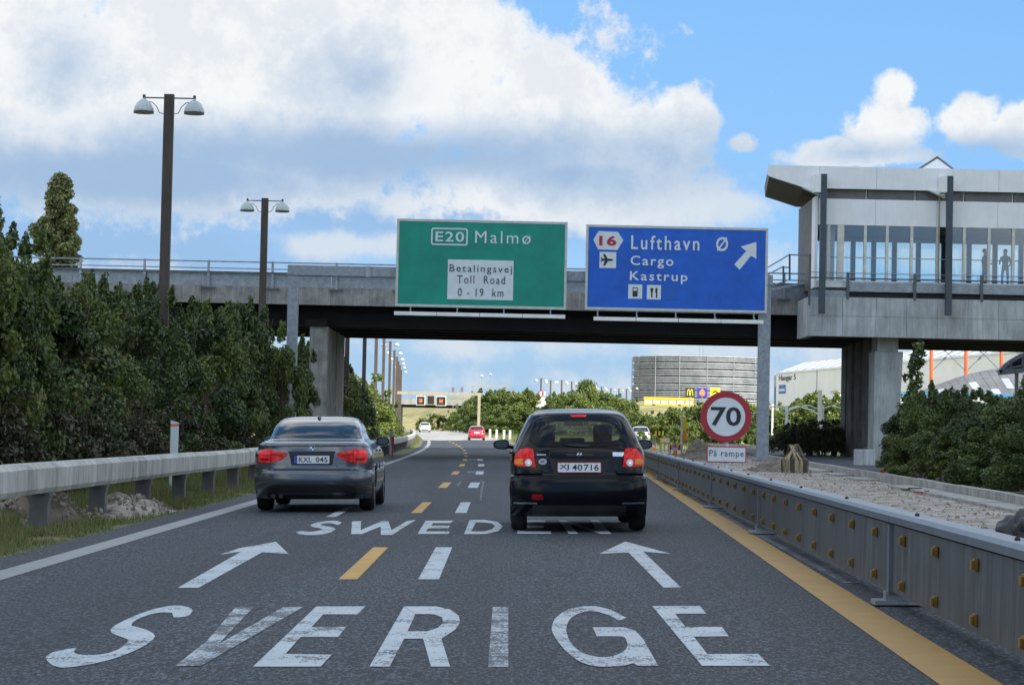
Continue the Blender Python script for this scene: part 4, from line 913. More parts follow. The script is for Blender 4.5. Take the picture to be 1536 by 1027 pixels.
# small marks in front of the right-hand bushes
c_ = at(1323, 708, 66); t = empty('marker_stake', (c_.x, 66, G(c_.x,66)), 'short red stake below the bush beside the right-hand pier', 'stake')
MB().box(c_.x-.05,c_.x+.05,65.98,66.02,G(c_.x,66)-.05,c_.z+.0).build('stake', M['sred2'], t, bevel=.004); MB().box(c_.x-.055,c_.x+.055,65.975,66.025,c_.z+.001,c_.z+.05).build('tip', M['lred'], t)
c_ = at(1395, 722, 55); t = empty('marker_stake', (c_.x, 55, G(c_.x,55)), 'short pale stake beside the kerb under the right-hand bushes', 'stake')
MB().box(c_.x-.06,c_.x+.06,54.98,55.02,G(c_.x,55)-.05,c_.z-.03).build('stake', M['mull'], t, bevel=.004); MB().box(c_.x-.065,c_.x+.065,54.975,55.025,c_.z-.029,c_.z+.05).build('tip', M['swhite'], t)
# red plates behind the sedan
for k, (px_, yb2) in enumerate(((574, 657), (589, 664))):
    c_ = at(px_, yb2, 116-k*3); Y_ = c_.y; x = c_.x; g = G(x,Y_)
    t = empty('red_marker', (x,Y_,g), ['red roadside marker plate on a post behind the sedan mirror','slim red roadside marker post right of the larger red plate'][k], 'marker')
    w = .17 if k == 0 else .07
    MB().box(x-.03,x+.03,Y_-.02,Y_+.02,g-.1,g+.75).build('post', M['sred2'], t); MB().box(x-w,x+w,Y_-.05,Y_-.021,g+.45,g+.95).build('plate', M['sred2'], t, bevel=.01)

for i, (px_, py_, ln, a, m_) in enumerate(((1372,737,.55,.3,'corten'),(1385,741,.4,2.4,'sred2'),(1330,775,.5,.9,'corten'),(1465,815,.45,.2,'plastic'))):
    c_ = road(px_, py_); g = G(c_.x, c_.y); t = empty('plank', (c_.x,c_.y,g), ['brown plank scrap by the kerb joint on the gravel','short red scrap of board beside the brown plank','brown board scrap in the middle of the gravel strip','dark strip of rubber on the gravel near the black bag'][i], 'plank')
    d_ = Vector((math.cos(a), math.sin(a), 0))*ln/2; p_ = Vector((c_.x,c_.y,g+.035)); MB().bar(p_-d_, p_+d_, .11, .03).build('board', M[m_], t, bevel=.004); MB().bar(p_-d_*.5+Vector((0,0,.03)), p_+d_*.2+Vector((.1,.1,.03)), .06, .025).build('splinter', M[m_], t)
# ------------------------------------------------------------------ cars
class Car:
    def __init__(s, lv, n=3.2, af=.8, nf=2.6, wheels=(), wr=.31, fine=5):
        s.n = n; s.af = af; s.nf = nf; s.wheels = wheels; s.wr = wr
        lv = np.array(lv, float); T = np.arange(len(lv)); out = []
        for i in range(len(lv)-1):            # smooth through the key levels
            p0 = lv[max(0, i-1)]; p1 = lv[i]; p2 = lv[i+1]; p3 = lv[min(len(lv)-1, i+2)]
            for k in range(fine):
                u = k/fine; q = .5*((2*p1)+(-p0+p2)*u+(2*p0-5*p1+4*p2-p3)*u*u+(-p0+3*p1-3*p2+p3)*u**3); lo, hi = np.minimum(p1,p2), np.maximum(p1,p2); q[0] = min(max(q[0], lo[0]), hi[0]); out.append(q)
        out.append(lv[-1]); s.L = np.array(out); s.L[:,0] = np.maximum.accumulate(s.L[:,0])
    def lev(s, z): return [np.interp(z, s.L[:,0]+np.arange(len(s.L))*1e-7, s.L[:,i]) for i in range(s.L.shape[1])]
    def rear(s, x, z):
        _, w, yr, yf, ar = s.lev(z); f = min(.995, abs(x)/w); return yr+ar*(1-(1-f**s.n)**(1/s.n))
    def side(s, y, z):
        _, w, yr, yf, ar = s.lev(z)
        if y < yr+ar: f = max(0, min(1, (yr+ar-y)/ar)); return w*(1-f**s.n)**(1/s.n)
        return w
    def loop(s, L, FR, SD, FF):
        z, w, yr, yf, ar = L; pts = []
        af = min(s.af, (yf-yr)*.35); ar = min(ar, (yf-yr)*.4)
        for f in FR: pts.append((f*w, yr+ar*(1-(1-f**s.n)**(1/s.n)), z))
        y0, y1 = yr+ar, yf-af
        for g in SD: pts.append((w, y0+(y1-y0)*g, z))
        for f in FF: pts.append((f*w, yf-af*(1-(1-f**s.nf)**(1/s.nf)), z))
        return pts
    def body(s, t, mat, rearwin=None, side=None, front=None, glass='darkglass'):
        FR = [0,.15,.3,.45,.58,.68,.76,.83,.89,.94,.975,1.0]; SD = list(np.linspace(0,1,34)[1:-1]); FF = [1,.97,.9,.8,.65,.45,.25,0]
        nl = len(s.L); half = [s.loop(L, FR, SD, FF) for L in s.L]; m = len(half[0])
        V = []
        for i, h in enumerate(half):
            r = [list(p) for p in h]
            for p in r:
                for wy in s.wheels:
                    R = s.wr+.055
                    if abs(p[0]) > .5 and abs(p[1]-wy) < R: p[2] = max(p[2], s.wr+math.sqrt(R*R-(p[1]-wy)**2))
            V += [tuple(p) for p in r]+[(-p[0], p[1], p[2]) for p in r[1:-1]]
        per = 2*m-2
        order = list(range(m))+[m+(m-3-k) for k in range(m-2)]
        mb = MB(); mb.v = V; panes = {'rear': [], 'side': [], 'front': []}; nFR = len(FR)
        for i in range(nl-1):
            zc = (s.L[i][0]+s.L[i+1][0])/2
            for k in range(per):
                a, b = order[k], order[(k+1) % per]; q = (i*per+a, i*per+b, (i+1)*per+b, (i+1)*per+a)
                ja = a if a < m else a-m+1; jb = b if b < m else b-m+1; j = min(ja, jb)
                P = [V[x] for x in q]; yc = sum(p[1] for p in P)/4; key = None
                if rearwin and j < nFR-1 and FR[j+1] <= rearwin[2]+1e-6 and rearwin[0] < zc < rearwin[1]: key = 'rear'
                elif side and nFR-1 <= j < nFR+len(SD) and side[0] < zc < side[1] and side[2] < yc < side[3] and not any(abs(yc-b_) < .045 for b_ in side[4]): key = 'side'
                elif front and j >= nFR+len(SD) and j > nFR+len(SD)+1 and front[0] < zc < front[1]: key = 'front'
                (panes[key] if key else mb.f).append(q)
        c = MB(); tp = (nl-1)*per
        mb.f.append(tuple(tp+order[k] for k in range(per)))
        ob = mb.build('body', mat, t, smooth=True, angle=50)
        nm = {'rear': 'rear_window', 'front': 'windscreen', 'side': 'side_windows'}
        for key, fs in panes.items():
            if not fs: continue
            g = MB(); ids = {}
            for q in fs:
                for x in q:
                    if x not in ids: ids[x] = len(g.v); g.v.append(V[x])
                g.f.append(tuple(ids[x] for x in q))
            g.build(nm[key], M[glass] if key != 'side' or glass == 'carglass' else M['darkglass'], t, smooth=True)
        return ob
    def patch(s, poly, name, mat, t, th=.01, base=.0, cuts=3, on='rear', smooth=True, bevel=0):
        "raised piece with an outline (x,z) lying on the tail, or (y,z) on the side"
        bm = bmesh.new(); f = bm.faces.new([bm.verts.new((a, 0, b)) for a, b in poly]); bmesh.ops.triangulate(bm, faces=[f], ngon_method='EAR_CLIP')
        for _ in range(cuts): bmesh.ops.subdivide_edges(bm, edges=[e for e in bm.edges if e.calc_length() > .04], cuts=1); bmesh.ops.triangulate(bm, faces=[q for q in bm.faces if len(q.verts) > 4])
        ext = bmesh.ops.extrude_face_region(bm, geom=list(bm.faces)); new = {v for v in ext['geom'] if isinstance(v, bmesh.types.BMVert)}
        for v in bm.verts:
            a, b = v.co.x, v.co.z; o = base+th if v in new else base-.012
            if on == 'rear': y = s.rear(a, b); v.co = Vector((a+ (0 if abs(a) < .3 else math.copysign(o*.25, a)), y-o, b))
            else: sg = on; v.co = Vector((sg*(s.side(a, b)+o), a, b))
        bmesh.ops.recalc_face_normals(bm, faces=bm.faces); me = bpy.data.meshes.new(name); bm.to_mesh(me); bm.free()
        if smooth: me.polygons.foreach_set('use_smooth', [True]*len(me.polygons)); me.set_sharp_from_angle(angle=rad(35))
        me.materials.append(mat); return link(name, me, t)
    def both(s, poly, name, mat, t, **k):
        return [s.patch(poly, name, mat, t, **k), s.patch([(-a, b) for a, b in poly][::-1], name, mat, t, **k)]
    def wheel(s, t, x, y, r, w):
        e = MB().lathe([(r-.10,-w/2),(r-.03,-w/2),(r-.006,-w/2+.03),(r,-w/4),(r,w/4),(r-.006,w/2-.03),(r-.03,w/2),(r-.10,w/2)], 28, Matrix.Translation((x,y,r)) @ Matrix.Rotation(rad(90),4,'Y')).build('wheel', M['rubber'], t, smooth=True)
        sg = 1 if x > 0 else -1; mb = MB().lathe([(r-.10,-.02),(r-.095,.02),(r-.13,.0),(0,-.03)], 24, Matrix.Translation((x+sg*(w/2-.03),y,r)) @ Matrix.Rotation(rad(90*sg),4,'Y'))
        for k in range(5):
            a = k*2*math.pi/5; mb.bar((x+sg*(w/2-.02), y, r), (x+sg*(w/2-.015), y+(r-.1)*math.cos(a), r+(r-.1)*math.sin(a)), .05, .02, up=Vector((1,0,0)))
        mb.build('rim', M['rim'], e, smooth=True); return e
def rrect(x0, x1, z0, z1, r=.01, n=3):
    o = []
    for cx, cz, a0 in ((x1-r,z1-r,0),(x0+r,z1-r,90),(x0+r,z0+r,180),(x1-r,z0+r,270)):
        for k in range(n+1): a = rad(a0+90*k/n); o.append((cx+r*math.cos(a), cz+r*math.sin(a)))
    return o[::-1]
def circ(x, z, r, n=16): return [(x+r*math.cos(2*math.pi*k/n), z+r*math.sin(2*math.pi*k/n)) for k in range(n)]
def mirror_pair(t, x, y, z, mat, glass='darkglass', sz=(.115,.075)):
    for sg in (-1, 1):
        bm = bmesh.new(); bmesh.ops.create_icosphere(bm, subdivisions=3, radius=1)
        for v in bm.verts:
            c = v.co; f = 1.0; c.y = max(c.y, -.25); v.co = Vector((sg*x+math.copysign(abs(c.x)**.75, c.x)*sz[0], y+c.y*.09, z+math.copysign(abs(c.z)**.8, c.z)*sz[1]*(1-.15*sg*c.x)))
        me = bpy.data.meshes.new('wing_mirror'); bm.to_mesh(me); bm.free(); me.polygons.foreach_set('use_smooth', [True]*len(me.polygons)); me.set_sharp_from_angle(angle=rad(40)); o = link('wing_mirror', me, t, mat)
        MB().prism([(sg*x+a, z+b) for a, b in [(sz[0]*.8*math.cos(q)*1.0, sz[1]*.78*math.sin(q)) for q in np.linspace(0, 2*math.pi, 17)[:-1]]], lambda p: Vector((p[0], y-.030, p[1])), lambda p: Vector((p[0], y-.022, p[1]))).build('mirror_glass', M[glass], o)
        MB().bar((sg*(x-sz[0]*.8), y+.02, z-.03), (sg*(x-.22), y+.05, z-.05), .05, .04).build('mirror_arm', mat, o)
# --- grey sedan
t = empty('sedan', (0,0,0), 'graphite grey saloon car in the left lane with a plate reading KXL 045', 'car'); SEDAN = t
C1 = Car([(.19,.80,.16,4.3,.66),(.28,.86,.07,4.4,.66),(.42,.895,.0,4.5,.66),(.56,.90,.0,4.52,.66),(.615,.893,.03,4.5,.66),(.64,.885,.075,4.45,.52),(.76,.895,.085,4.35,.5),(.86,.89,.09,4.2,.5),(.93,.868,.105,3.9,.66),(.99,.838,.13,3.5,.52),(1.025,.805,.16,3.35,.5),(1.042,.78,.25,3.3,.45),(1.058,.765,.50,3.2,.32),(1.075,.735,.72,3.1,.30),(1.15,.70,.83,2.95,.30),(1.25,.675,1.0,2.75,.32),(1.33,.635,1.2,2.5,.34),(1.385,.585,1.42,2.3,.36),(1.415,.50,1.7,2.15,.3),(1.43,.32,1.85,2.05,.1)], n=2.9, wheels=(1.02, 3.78), wr=.325)
C1.body(t, M['pgrey'], rearwin=(1.088,1.392,.89), side=(1.09,1.335,.9,2.9,(2.05,)), front=(1.09,1.36))
C1.patch([(-.872,.19),(.872,.19),(.875,.30),(.878,.50),(.86,.612),(.3,.625),(-.3,.625),(-.86,.612),(-.878,.50),(-.875,.30)][::-1], 'rear_bumper', M['pgrey2'], t, th=.022, cuts=4)
C1.patch([(-.60,.19),(.60,.19),(.66,.28),(.64,.37),(.52,.41),(-.52,.41),(-.64,.37),(-.66,.28)][::-1], 'diffuser', M['plastic'], t, th=.03, cuts=3)
C1.patch(rrect(-.50,.50,.255,.295,.012), 'diffuser_blade', M['pgrey2'], t, th=.045)
C1.both([(.50,.475),(.72,.485),(.70,.462),(.50,.452)], 'bumper_crease', M['chrome'], t, th=.026) if 0 else None
TL = [(.365,.855),(.38,.885),(.50,.897),(.58,.905),(.62,.935),(.79,.925),(.815,.85),(.80,.735),(.62,.735),(.50,.76),(.42,.80)]
for o, poly in zip(C1.both(TL, 'tail_light', M['lred'], t, th=.018, cuts=4), (1,-1)):
    C1.patch([(poly*a, b) for a, b in [(.42,.815),(.44,.855),(.60,.87),(.60,.845),(.47,.83)]], 'light_bar', M['ldred'], o, th=.021)
    C1.patch([(poly*a, b) for a, b in [(.60,.742),(.615,.742),(.615,.93),(.60,.915)]], 'lamp_joint', M['ldred'], o, th=.021)
    C1.patch([(poly*a, b) for a, b in [(.64,.80),(.77,.80),(.77,.765),(.64,.765)]], 'lower_lamp', M['ldred'], o, th=.021)
C1.patch([(-.335,.875),(.335,.875),(.30,.70),(-.30,.70)], 'plate_recess', M['plastic'], t, th=.004)
pl = C1.patch(rrect(-.262,.262,.722,.838,.008), 'number_plate', M['plate'], t, th=.016)
Yp = C1.rear(0,.78)-.0165
C1.patch(rrect(-.262,-.215,.722,.838,.006), 'country_strip', M['eublue'], pl, th=.018)
text_mesh('KXL', 'plate_lettering', M['sblack'], pl, -.19, .0, .742, .818, Yp, .003, .012, spacing=1.05); text_mesh('045', 'plate_lettering', M['sblack'], pl, .06, .235, .742, .818, Yp, .003, .012, spacing=1.05)
C1.patch([(-.345,.905),(.345,.905),(.345,.88),(-.345,.88)][::-1], 'boot_handle', M['plastic'], t, th=.010)
C1.patch(circ(0,.945,.039), 'badge', M['plastic'], t, th=.010)
for k in range(4):
    a = k*math.pi/2; P = [(0,.945)]+[(.031*math.cos(a+q), .945+.031*math.sin(a+q)) for q in np.linspace(0, math.pi/2, 5)]; C1.patch(P, 'badge_quarter', M['plate' if k % 2 else 'eublue'], t, th=.0115, cuts=0)
C1.patch(circ(0,.945,.042), 'badge_ring', M['chrome'], t, th=.008)
for P in ([(-.78,.990),(.78,.990),(.78,.984),(-.78,.984)],): C1.patch(P, 'boot_lip', M['pgrey2'], t, th=.02, cuts=4)
for sg in (-1,1): C1.patch([(sg*.355,.70),(sg*.361,.70),(sg*.40,.64),(sg*.394,.64)], 'shut_line', M['plastic'], t, th=.002, cuts=1)
C1.patch([(-.86,.645),(.86,.645),(.86,.630),(-.86,.630)], 'bumper_gap', M['plastic'], t, th=.001, cuts=4)
for sg in (-1,1):
    C1.patch([(1.55,.35),(1.558,.35),(1.50,1.06),(1.492,1.06)], 'door_gap', M['plastic'], t, th=.002, on=sg, cuts=2)
    C1.patch([(2.35,.35),(2.358,.35),(2.358,1.06),(2.35,1.06)], 'door_gap', M['plastic'], t, th=.002, on=sg, cuts=2)
    C1.patch(rrect(1.62,1.84,.90,.93,.01), 'door_handle', M['pgrey2'], t, th=.025, on=sg); C1.patch(rrect(2.5,2.72,.89,.92,.01), 'door_handle', M['pgrey2'], t, th=.025, on=sg)
mirror_pair(t, .915, 2.85, 1.04, M['pblack2'], 'darkglass', sz=(.105,.068))
for x in (-.775,.775):
    for y in (1.02,3.78): C1.wheel(t, x, y, .325, .225)
MB().box(-.74,.74,.25,4.2,.20,.42).build('underbody', M['plastic'], t); MB().tube([(-.45,.02,.24),(-.45,.5,.24)], .034, 10).build('exhaust', M['plastic'], t); MB().tube([(-.56,.02,.24),(-.56,.5,.24)], .034, 10).build('exhaust', M['plastic'], t)
MB().lathe([(.03,0),(.03,.02),(.012,.06),(0,.06)], 8, Matrix.Translation((0,1.5,1.395))).build('aerial_fin', M['pgrey'], t)
MB().box(-.02,.02,1.45,1.6,1.39,1.46).build('aerial', M['pgrey'], t) if 0 else None
for sg in (-1,1):
    mb = MB(); mb.box(sg*.36-.23, sg*.36+.23, 2.0, 2.2, .5, 1.14); mb.build('front_seat', M['seat'], t, bevel=.05)
# --- black hatchback
t = empty('hatchback', (0,0,0), 'black hatchback in the right lane with a plate reading XJ 40 716', 'car'); HATCH = t
C2 = Car([(.185,.78,.12,3.6,.42),(.26,.805,.05,3.72,.42),(.40,.825,.0,3.8,.42),(.56,.828,.0,3.8,.42),(.655,.822,.03,3.79,.42),(.69,.812,.085,3.76,.42),(.80,.815,.10,3.7,.42),(.90,.812,.11,3.5,.42),(.98,.79,.13,3.05,.42),(1.03,.765,.155,2.85,.42),(1.06,.75,.17,2.75,.42),(1.14,.72,.215,2.6,.42),(1.24,.67,.28,2.4,.42),(1.34,.62,.36,2.2,.42),(1.41,.565,.45,2.0,.44),(1.45,.50,.62,1.8,.44),(1.472,.38,.85,1.6,.3),(1.48,.25,1.0,1.45,.15)], n=3.3, wheels=(.62, 3.08), wr=.295)
C2.body(t, M['pblack'], rearwin=(1.065,1.338,.76), side=(1.075,1.335,.62,2.6,(1.35,)), front=(1.065,1.37), glass='carglass')
# black print round the rear glass
mb = MB(); n = 48; A = []; B = []
zc, zh = 1.2, .155
for k in range(n):
    a = 2*math.pi*k/n; c, s_ = math.cos(a), math.sin(a); e = .42
    X = math.copysign(abs(c)**e, c); Zz = math.copysign(abs(s_)**e, s_); ww = .505-.055*Zz
    A.append((X*(ww+.07), zc+Zz*(zh+.03))); B.append((math.copysign(abs(c)**.5, c)*(ww-.025), zc+.0+math.copysign(abs(s_)**.5, s_)*(zh-.03)))
for (x, z) in A+B: mb.v.append((x, C2.rear(x, z)-.004, z))
for k in range(n): j = (k+1) % n; mb.f.append((k, j, n+j, n+k))
mb.build('window_surround', M['pblack2'], t, smooth=True)
C2.patch([(-.808,.185),(.808,.185),(.812,.32),(.812,.54),(.795,.655),(.4,.672),(-.4,.672),(-.795,.655),(-.812,.54),(-.812,.32)][::-1], 'rear_bumper', M['pblack2'], t, th=.025, cuts=4)
C2.both([(.44,.735),(.80,.735),(.79,.695),(.44,.70)], 'bumper_shelf', M['pblack2'], t, th=.03)
C2.both([(.50,.352),(.78,.352),(.78,.335),(.50,.335)], 'bumper_strip', M['rim'], t, th=.028)
C2.patch([(-.55,.185),(.55,.185),(.55,.32),(-.55,.32)], 'lower_valance', M['plastic'], t, th=.03)
for sg in (-1,1):
    P = lambda pts: [(sg*a, b) for a, b in pts]
    o = C2.patch(P([(.515,.775),(.535,.87),(.545,.992),(.60,1.0),(.70,.985),(.765,.90),(.775,.815),(.76,.79),(.64,.775)]), 'tail_light', M['lred'], t, th=.018, cuts=4)
    C2.patch(P([(.662,.80),(.765,.812),(.768,.855),(.73,.868),(.662,.868)]), 'indicator', M['lamber'], o, th=.023)
    C2.patch(P(circ(.600,.825,.042)), 'reversing_light', M['lclear'], o, th=.028, cuts=1); C2.patch(P(circ(.600,.825,.018)), 'bulb', M['chrome'], o, th=.031, cuts=0)
C2.patch([(-.36,.965),(.36,.965),(.36,.90),(.30,.67),(-.30,.67),(-.36,.90)], 'tailgate_recess', M['plastic'], t, th=.003)
C2.patch([(-.345,.955),(.345,.955),(.345,.895),(.30,.885),(-.30,.885),(-.345,.895)], 'garnish', M['pblack2'], t, th=.022)
C2.patch([(-.17,.935),(.18,.935),(.16,.905),(-.15,.905)], 'tailgate_handle', M['plastic'], t, th=.026)
hb = C2.patch([(a*1.05, b) for a, b in circ(0,.928,.030)], 'badge', M['plastic'], t, th=.028, cuts=0)
for P in ([(-.030,.912),(-.020,.912),(-.008,.944),(-.018,.944)], [(.010,.912),(.020,.912),(.032,.944),(.022,.944)], [(-.016,.924),(.018,.929),(.018,.934),(-.016,.929)]): C2.patch(P, 'badge_letter', M['chrome'], hb, th=.031, cuts=0)
pl = C2.patch(rrect(-.262,.262,.706,.83,.01), 'number_plate', M['sred2'], t, th=.028)
C2.patch(rrect(-.254,.254,.714,.822,.008), 'plate_face', M['plate'], pl, th=.031)
Yp = C2.rear(0,.77)-.0315
for b_, xa, xb_ in (('XJ', -.235, -.125), ('40', -.085, .035), ('716', .055, .232)): text_mesh(b_, 'plate_lettering', M['sblack'], pl, xa, xb_, .732, .806, Yp, .003, .006, spacing=1.0)
C2.patch([(-.505,.928),(-.395,.928),(-.395,.912),(-.505,.912)], 'model_badge', M['rim'], t, th=.006)
C2.patch([(.40,.95),(.55,.952),(.52,.90),(.40,.90)], 'reflection_patch', M['chrome'], t, th=.006)  # chrome patch standing in for a bright reflection on the tailgate
st = C2.patch([(a*1.0, b) for a, b in [(-.435+.05*math.cos(q), .838+.036*math.sin(q)) for q in np.linspace(0, 2*math.pi, 17)[:-1]]], 'oval_sticker', M['rim'], t, th=.003, cuts=0)
text_mesh('DK', 'sticker_lettering', M['sblack'], st, -.46, -.41, .825, .851, C2.rear(-.43,.84)-.004, .003, .02)
C2.patch(rrect(-.56,-.43,.385,.45,.012), 'fog_lamp', M['ldred'], t, th=.028)
C2.patch([(-.105,1.398),(.105,1.398),(.085,1.372),(-.085,1.372)], 'high_brake_light', M['lred'], t, th=.012)
C2.patch([(-.20,1.050),(.14,1.040),(.10,1.018),(-.05,1.02)], 'wiper', M['plastic'], t, th=.02)
C2.patch([(-.80,.682),(.80,.682),(.80,.672),(-.80,.672)], 'bumper_gap', M['plastic'], t, th=.002, cuts=4)
for sg in (-1,1): C2.patch([(1.0,.3),(1.008,.3),(1.008,1.05),(1.0,1.05)], 'door_gap', M['plastic'], t, th=.002, on=sg, cuts=2); C2.patch(rrect(1.1,1.3,.92,.95,.01), 'door_handle', M['pblack2'], t, th=.025, on=sg)
mirror_pair(t, .93, 2.45, 1.03, M['pblack'], sz=(.105,.065))
for x in (-.715,.715):
    for y in (.62,3.08): C2.wheel(t, x, y, .295, .19)
MB().box(-.70,.70,.2,3.5,.20,.40).build('underbody', M['plastic'], t)
MB().box(-.66,.66,.30,3.2,.41,.60).build('cabin_floor', M['seat'], t)
for x in (-.36,.36):
    MB().box(x-.22,x+.22,1.75,1.93,.60,1.07).build('front_seat', M['seat'], t, bevel=.06); MB().box(x-.125,x+.115,1.74,1.85,1.06,1.285).build('head_rest', M['seat'], t, bevel=.04)
MB().box(-.60,.60,.75,.92,.60,1.03).build('rear_seat', M['seat'], t, bevel=.05)
MB().box(-.60,.60,2.5,2.9,.60,1.02).build('dashboard', M['plastic'], t, bevel=.04); MB().box(-.12,.12,2.12,2.16,1.27,1.325).build('rear_view_mirror', M['plastic'], t, bevel=.01)
MB().box(-.18,.14,2.0,2.3,1.0,1.12).build('centre_console', M['plastic'], t, bevel=.03)
# --- small far cars
def far_car(label, paint, x, Y, yaw=0, front=False, van=False):
    t = empty('car', (0,0,0), label, 'car')
    lv = [(.20,.80,.12,3.7,.4),(.40,.845,.0,3.95,.4),(.60,.85,.0,3.97,.4),(.70,.845,.05,3.9,.4),(.92,.83,.10,3.6,.4),(1.02,.78,.16,2.95,.4),(1.2,.72,.25,2.6,.4),(1.36,.65,.36,2.25,.4),(1.45,.55,.6,1.9,.4),(1.49,.3,.95,1.5,.2)]
    if van: lv = [(a*1.0 if a < .9 else .9+(a-.9)*1.0, b, c, d, e) for a, b, c, d, e in lv]
    C = Car(lv, n=3.3, wheels=(.7,3.2), wr=.3, fine=3)
    C.body(t, paint, rearwin=(1.02,1.38,.89), side=(1.04,1.38,.6,2.8,(1.4,)), front=(1.02,1.4))
    for sg in (-1,1): C.patch([(sg*a, b) for a, b in [(.62,.74),(.62,.98),(.74,.98),(.79,.74)]], 'tail_light', M['ldred'], t, th=.02, cuts=1)
    C.patch(rrect(-.27,.27,.70,.82,.01,1), 'number_plate', M['plate'], t, th=.02, cuts=0)
    C.patch([(-.80,.2),(.80,.2),(.80,.34),(-.80,.34)], 'lower_bumper', M['plastic'], t, th=.02, cuts=2)
    if front:
        for sg in (-1,1): MB().box(sg*.55-.15, sg*.55+.15, 3.72, 3.9, .62, .76).build('headlight', M['lclear'], t, bevel=.03)
        MB().box(-.35,.35,3.86,3.99,.42,.62).build('grille', M['plastic'], t, bevel=.02); MB().box(-.8,.8,3.7,3.93,.22,.40).build('front_bumper', M['plastic'], t, bevel=.03)
    for a in (-.74,.74):
        for b in (.7,3.2): C.wheel(t, a, b, .3, .2)
    MB().box(-.68,.68,.3,3.6,.20,.40).build('underbody', M['plastic'], t)
    t.location = (x, Y, G(x, Y)+.004); t.rotation_euler = (0, -TH, yaw); return t
def place(t, x, Y, yaw=0): t.location = (x, Y, G(x, Y)+.004); t.rotation_euler = (0, -TH, yaw)
place(SEDAN, -2.80, 33.7); place(HATCH, .946, 27.0)
p = at(715.5, 650, 231); far_car('bright red hatchback driving ahead in the right lane at the bend', M['pred'], p.x, 231, rad(2))
p = at(637.5, 650, 345); far_car('white car far ahead in the left lane before the overpass', M['pwhite'], p.x, 345, rad(4))
p = at(961, 668, 195); far_car('silver car half hidden behind the right side of the black hatchback', M['psilver'], p.x, 195, rad(-2))
p = at(974, 668, 222); far_car('red car just beyond the silver car beside the roadworks', M['pred'], p.x, 222, rad(-2))
# ------------------------------------------------------------------ foliage
def leaves(name, clumps, n, size, seed, mat, aspect=.55):
    "n leaf-sized folded faces spread through clumps (x,y,z,r)"
    r = np.random.RandomState(seed); Cn = np.array(clumps); w = Cn[:,3]**2; idx = r.choice(len(Cn), n, p=w/w.sum())
    d = r.randn(n,3); d /= np.linalg.norm(d, axis=1)[:,None]; rr = (r.rand(n)**.38)[:,None]
    c = Cn[idx,:3]+d*rr*Cn[idx,3:4]*np.array([1,1,.85]); c[:,2] = np.maximum(c[:,2], .03)
    nr = d*.6+r.randn(n,3)*.7+np.array([0,0,.35]); nr /= np.linalg.norm(nr, axis=1)[:,None]
    a = np.cross(nr, r.randn(n,3)); a /= np.linalg.norm(a, axis=1)[:,None]; b = np.cross(nr, a)
    s = size*(.6+.8*r.rand(n))[:,None]; v = np.empty((n,4,3)); v[:,0] = c-a*s; v[:,1] = c-b*s*aspect+nr*s*.15; v[:,2] = c+a*s; v[:,3] = c+b*s*aspect+nr*s*.15
    me = bpy.data.meshes.new(name); me.vertices.add(n*4); me.loops.add(n*4); me.polygons.add(n)
    me.vertices.foreach_set('co', v.ravel()); me.loops.foreach_set('vertex_index', np.arange(n*4, dtype=np.int32)); me.polygons.foreach_set('loop_start', np.arange(0, n*4, 4, dtype=np.int32)); me.update(); me.validate(); me.materials.append(mat); return me
def bush_mesh(seed, H, R, n, size, mat, shape='bush'):
    r = random.Random(seed); cl = []
    for _ in range(46 if shape == 'bush' else 60 if shape == 'tree' else 420):
        if shape == 'bush':
            h = r.random()**.8; rad_ = R*(.95-.75*h**2.2); a = r.uniform(0, 6.28); q = rad_*(.35+.65*r.random()**.5); cl.append((q*math.cos(a), q*math.sin(a), .15+h*(H-.7), r.uniform(.22,.52)*R/2))
        elif shape == 'tree':
            h = r.random(); rad_ = R*math.sin(math.pi*min(1,.18+h*.82))**.7; a = r.uniform(0, 6.28); q = rad_*r.random()**.4; cl.append((q*math.cos(a), q*math.sin(a), H*.22+h*H*.72, r.uniform(.2,.42)*R))
        else:
            h = r.random(); rad_ = R*(1-h)**.40*(.6+.4*min(1,h*4))*(1+.16*math.sin(h*17+1)); a = r.uniform(0, 6.28); q = rad_*r.random()**.5; cl.append((q*math.cos(a), q*math.sin(a), H*.05+h*H*.93, r.uniform(.13,.24)*R))
    tops = []
    for _ in range(9 if shape == 'bush' else 4 if shape == 'tree' else 0):      # shoots standing out of the crown
        a = r.uniform(0, 6.28); q = R*r.random()*.8; z = H*r.uniform(.75,.95)
        for k in range(5): cl.append((q*math.cos(a)+k*.03*r.uniform(-1,1), q*math.sin(a), z+k*.07*H/4, .17*R/2*(1-k*.16)))
    return leaves('crown', cl, n, size, seed, mat)
def stem_mesh(seed, H, R, single=False):
    r = random.Random(seed); mb = MB()
    if single:
        mb.tube([(0,0,-.3),(.05,0,H*.3),(0,.06,H*.6),(.03,0,H*.9)], [H*.022,H*.018,H*.012,H*.004], 7)
        for k in range(9): a = r.uniform(0,6.28); z = H*r.uniform(.2,.75); mb.tube([(0,0,z),(R*.3*math.cos(a),R*.3*math.sin(a),z+R*.35),(R*.7*math.cos(a),R*.7*math.sin(a),z+R*.7)], [H*.009,H*.006,H*.002], 5)
    else:
        for k in range(7): a = r.uniform(0,6.28); q = R*.7*r.random(); mb.tube([(.1*math.cos(a),.1*math.sin(a),-.2),(q*.5*math.cos(a),q*.5*math.sin(a),H*.4),(q*math.cos(a),q*math.sin(a),H*.85)], [.045,.03,.01], 5)
    o = mb.build('stem', M['bark']); me = o.data; bpy.data.objects.remove(o); return me
VAR = {}
for i in range(6): VAR['dark', i] = (bush_mesh(20+i, 4.2, 1.9, 19000, .052 if i % 2 else .06, M['leaf_dark' if i < 3 else 'leaf_olive']), stem_mesh(i, 4.2, 1.9))
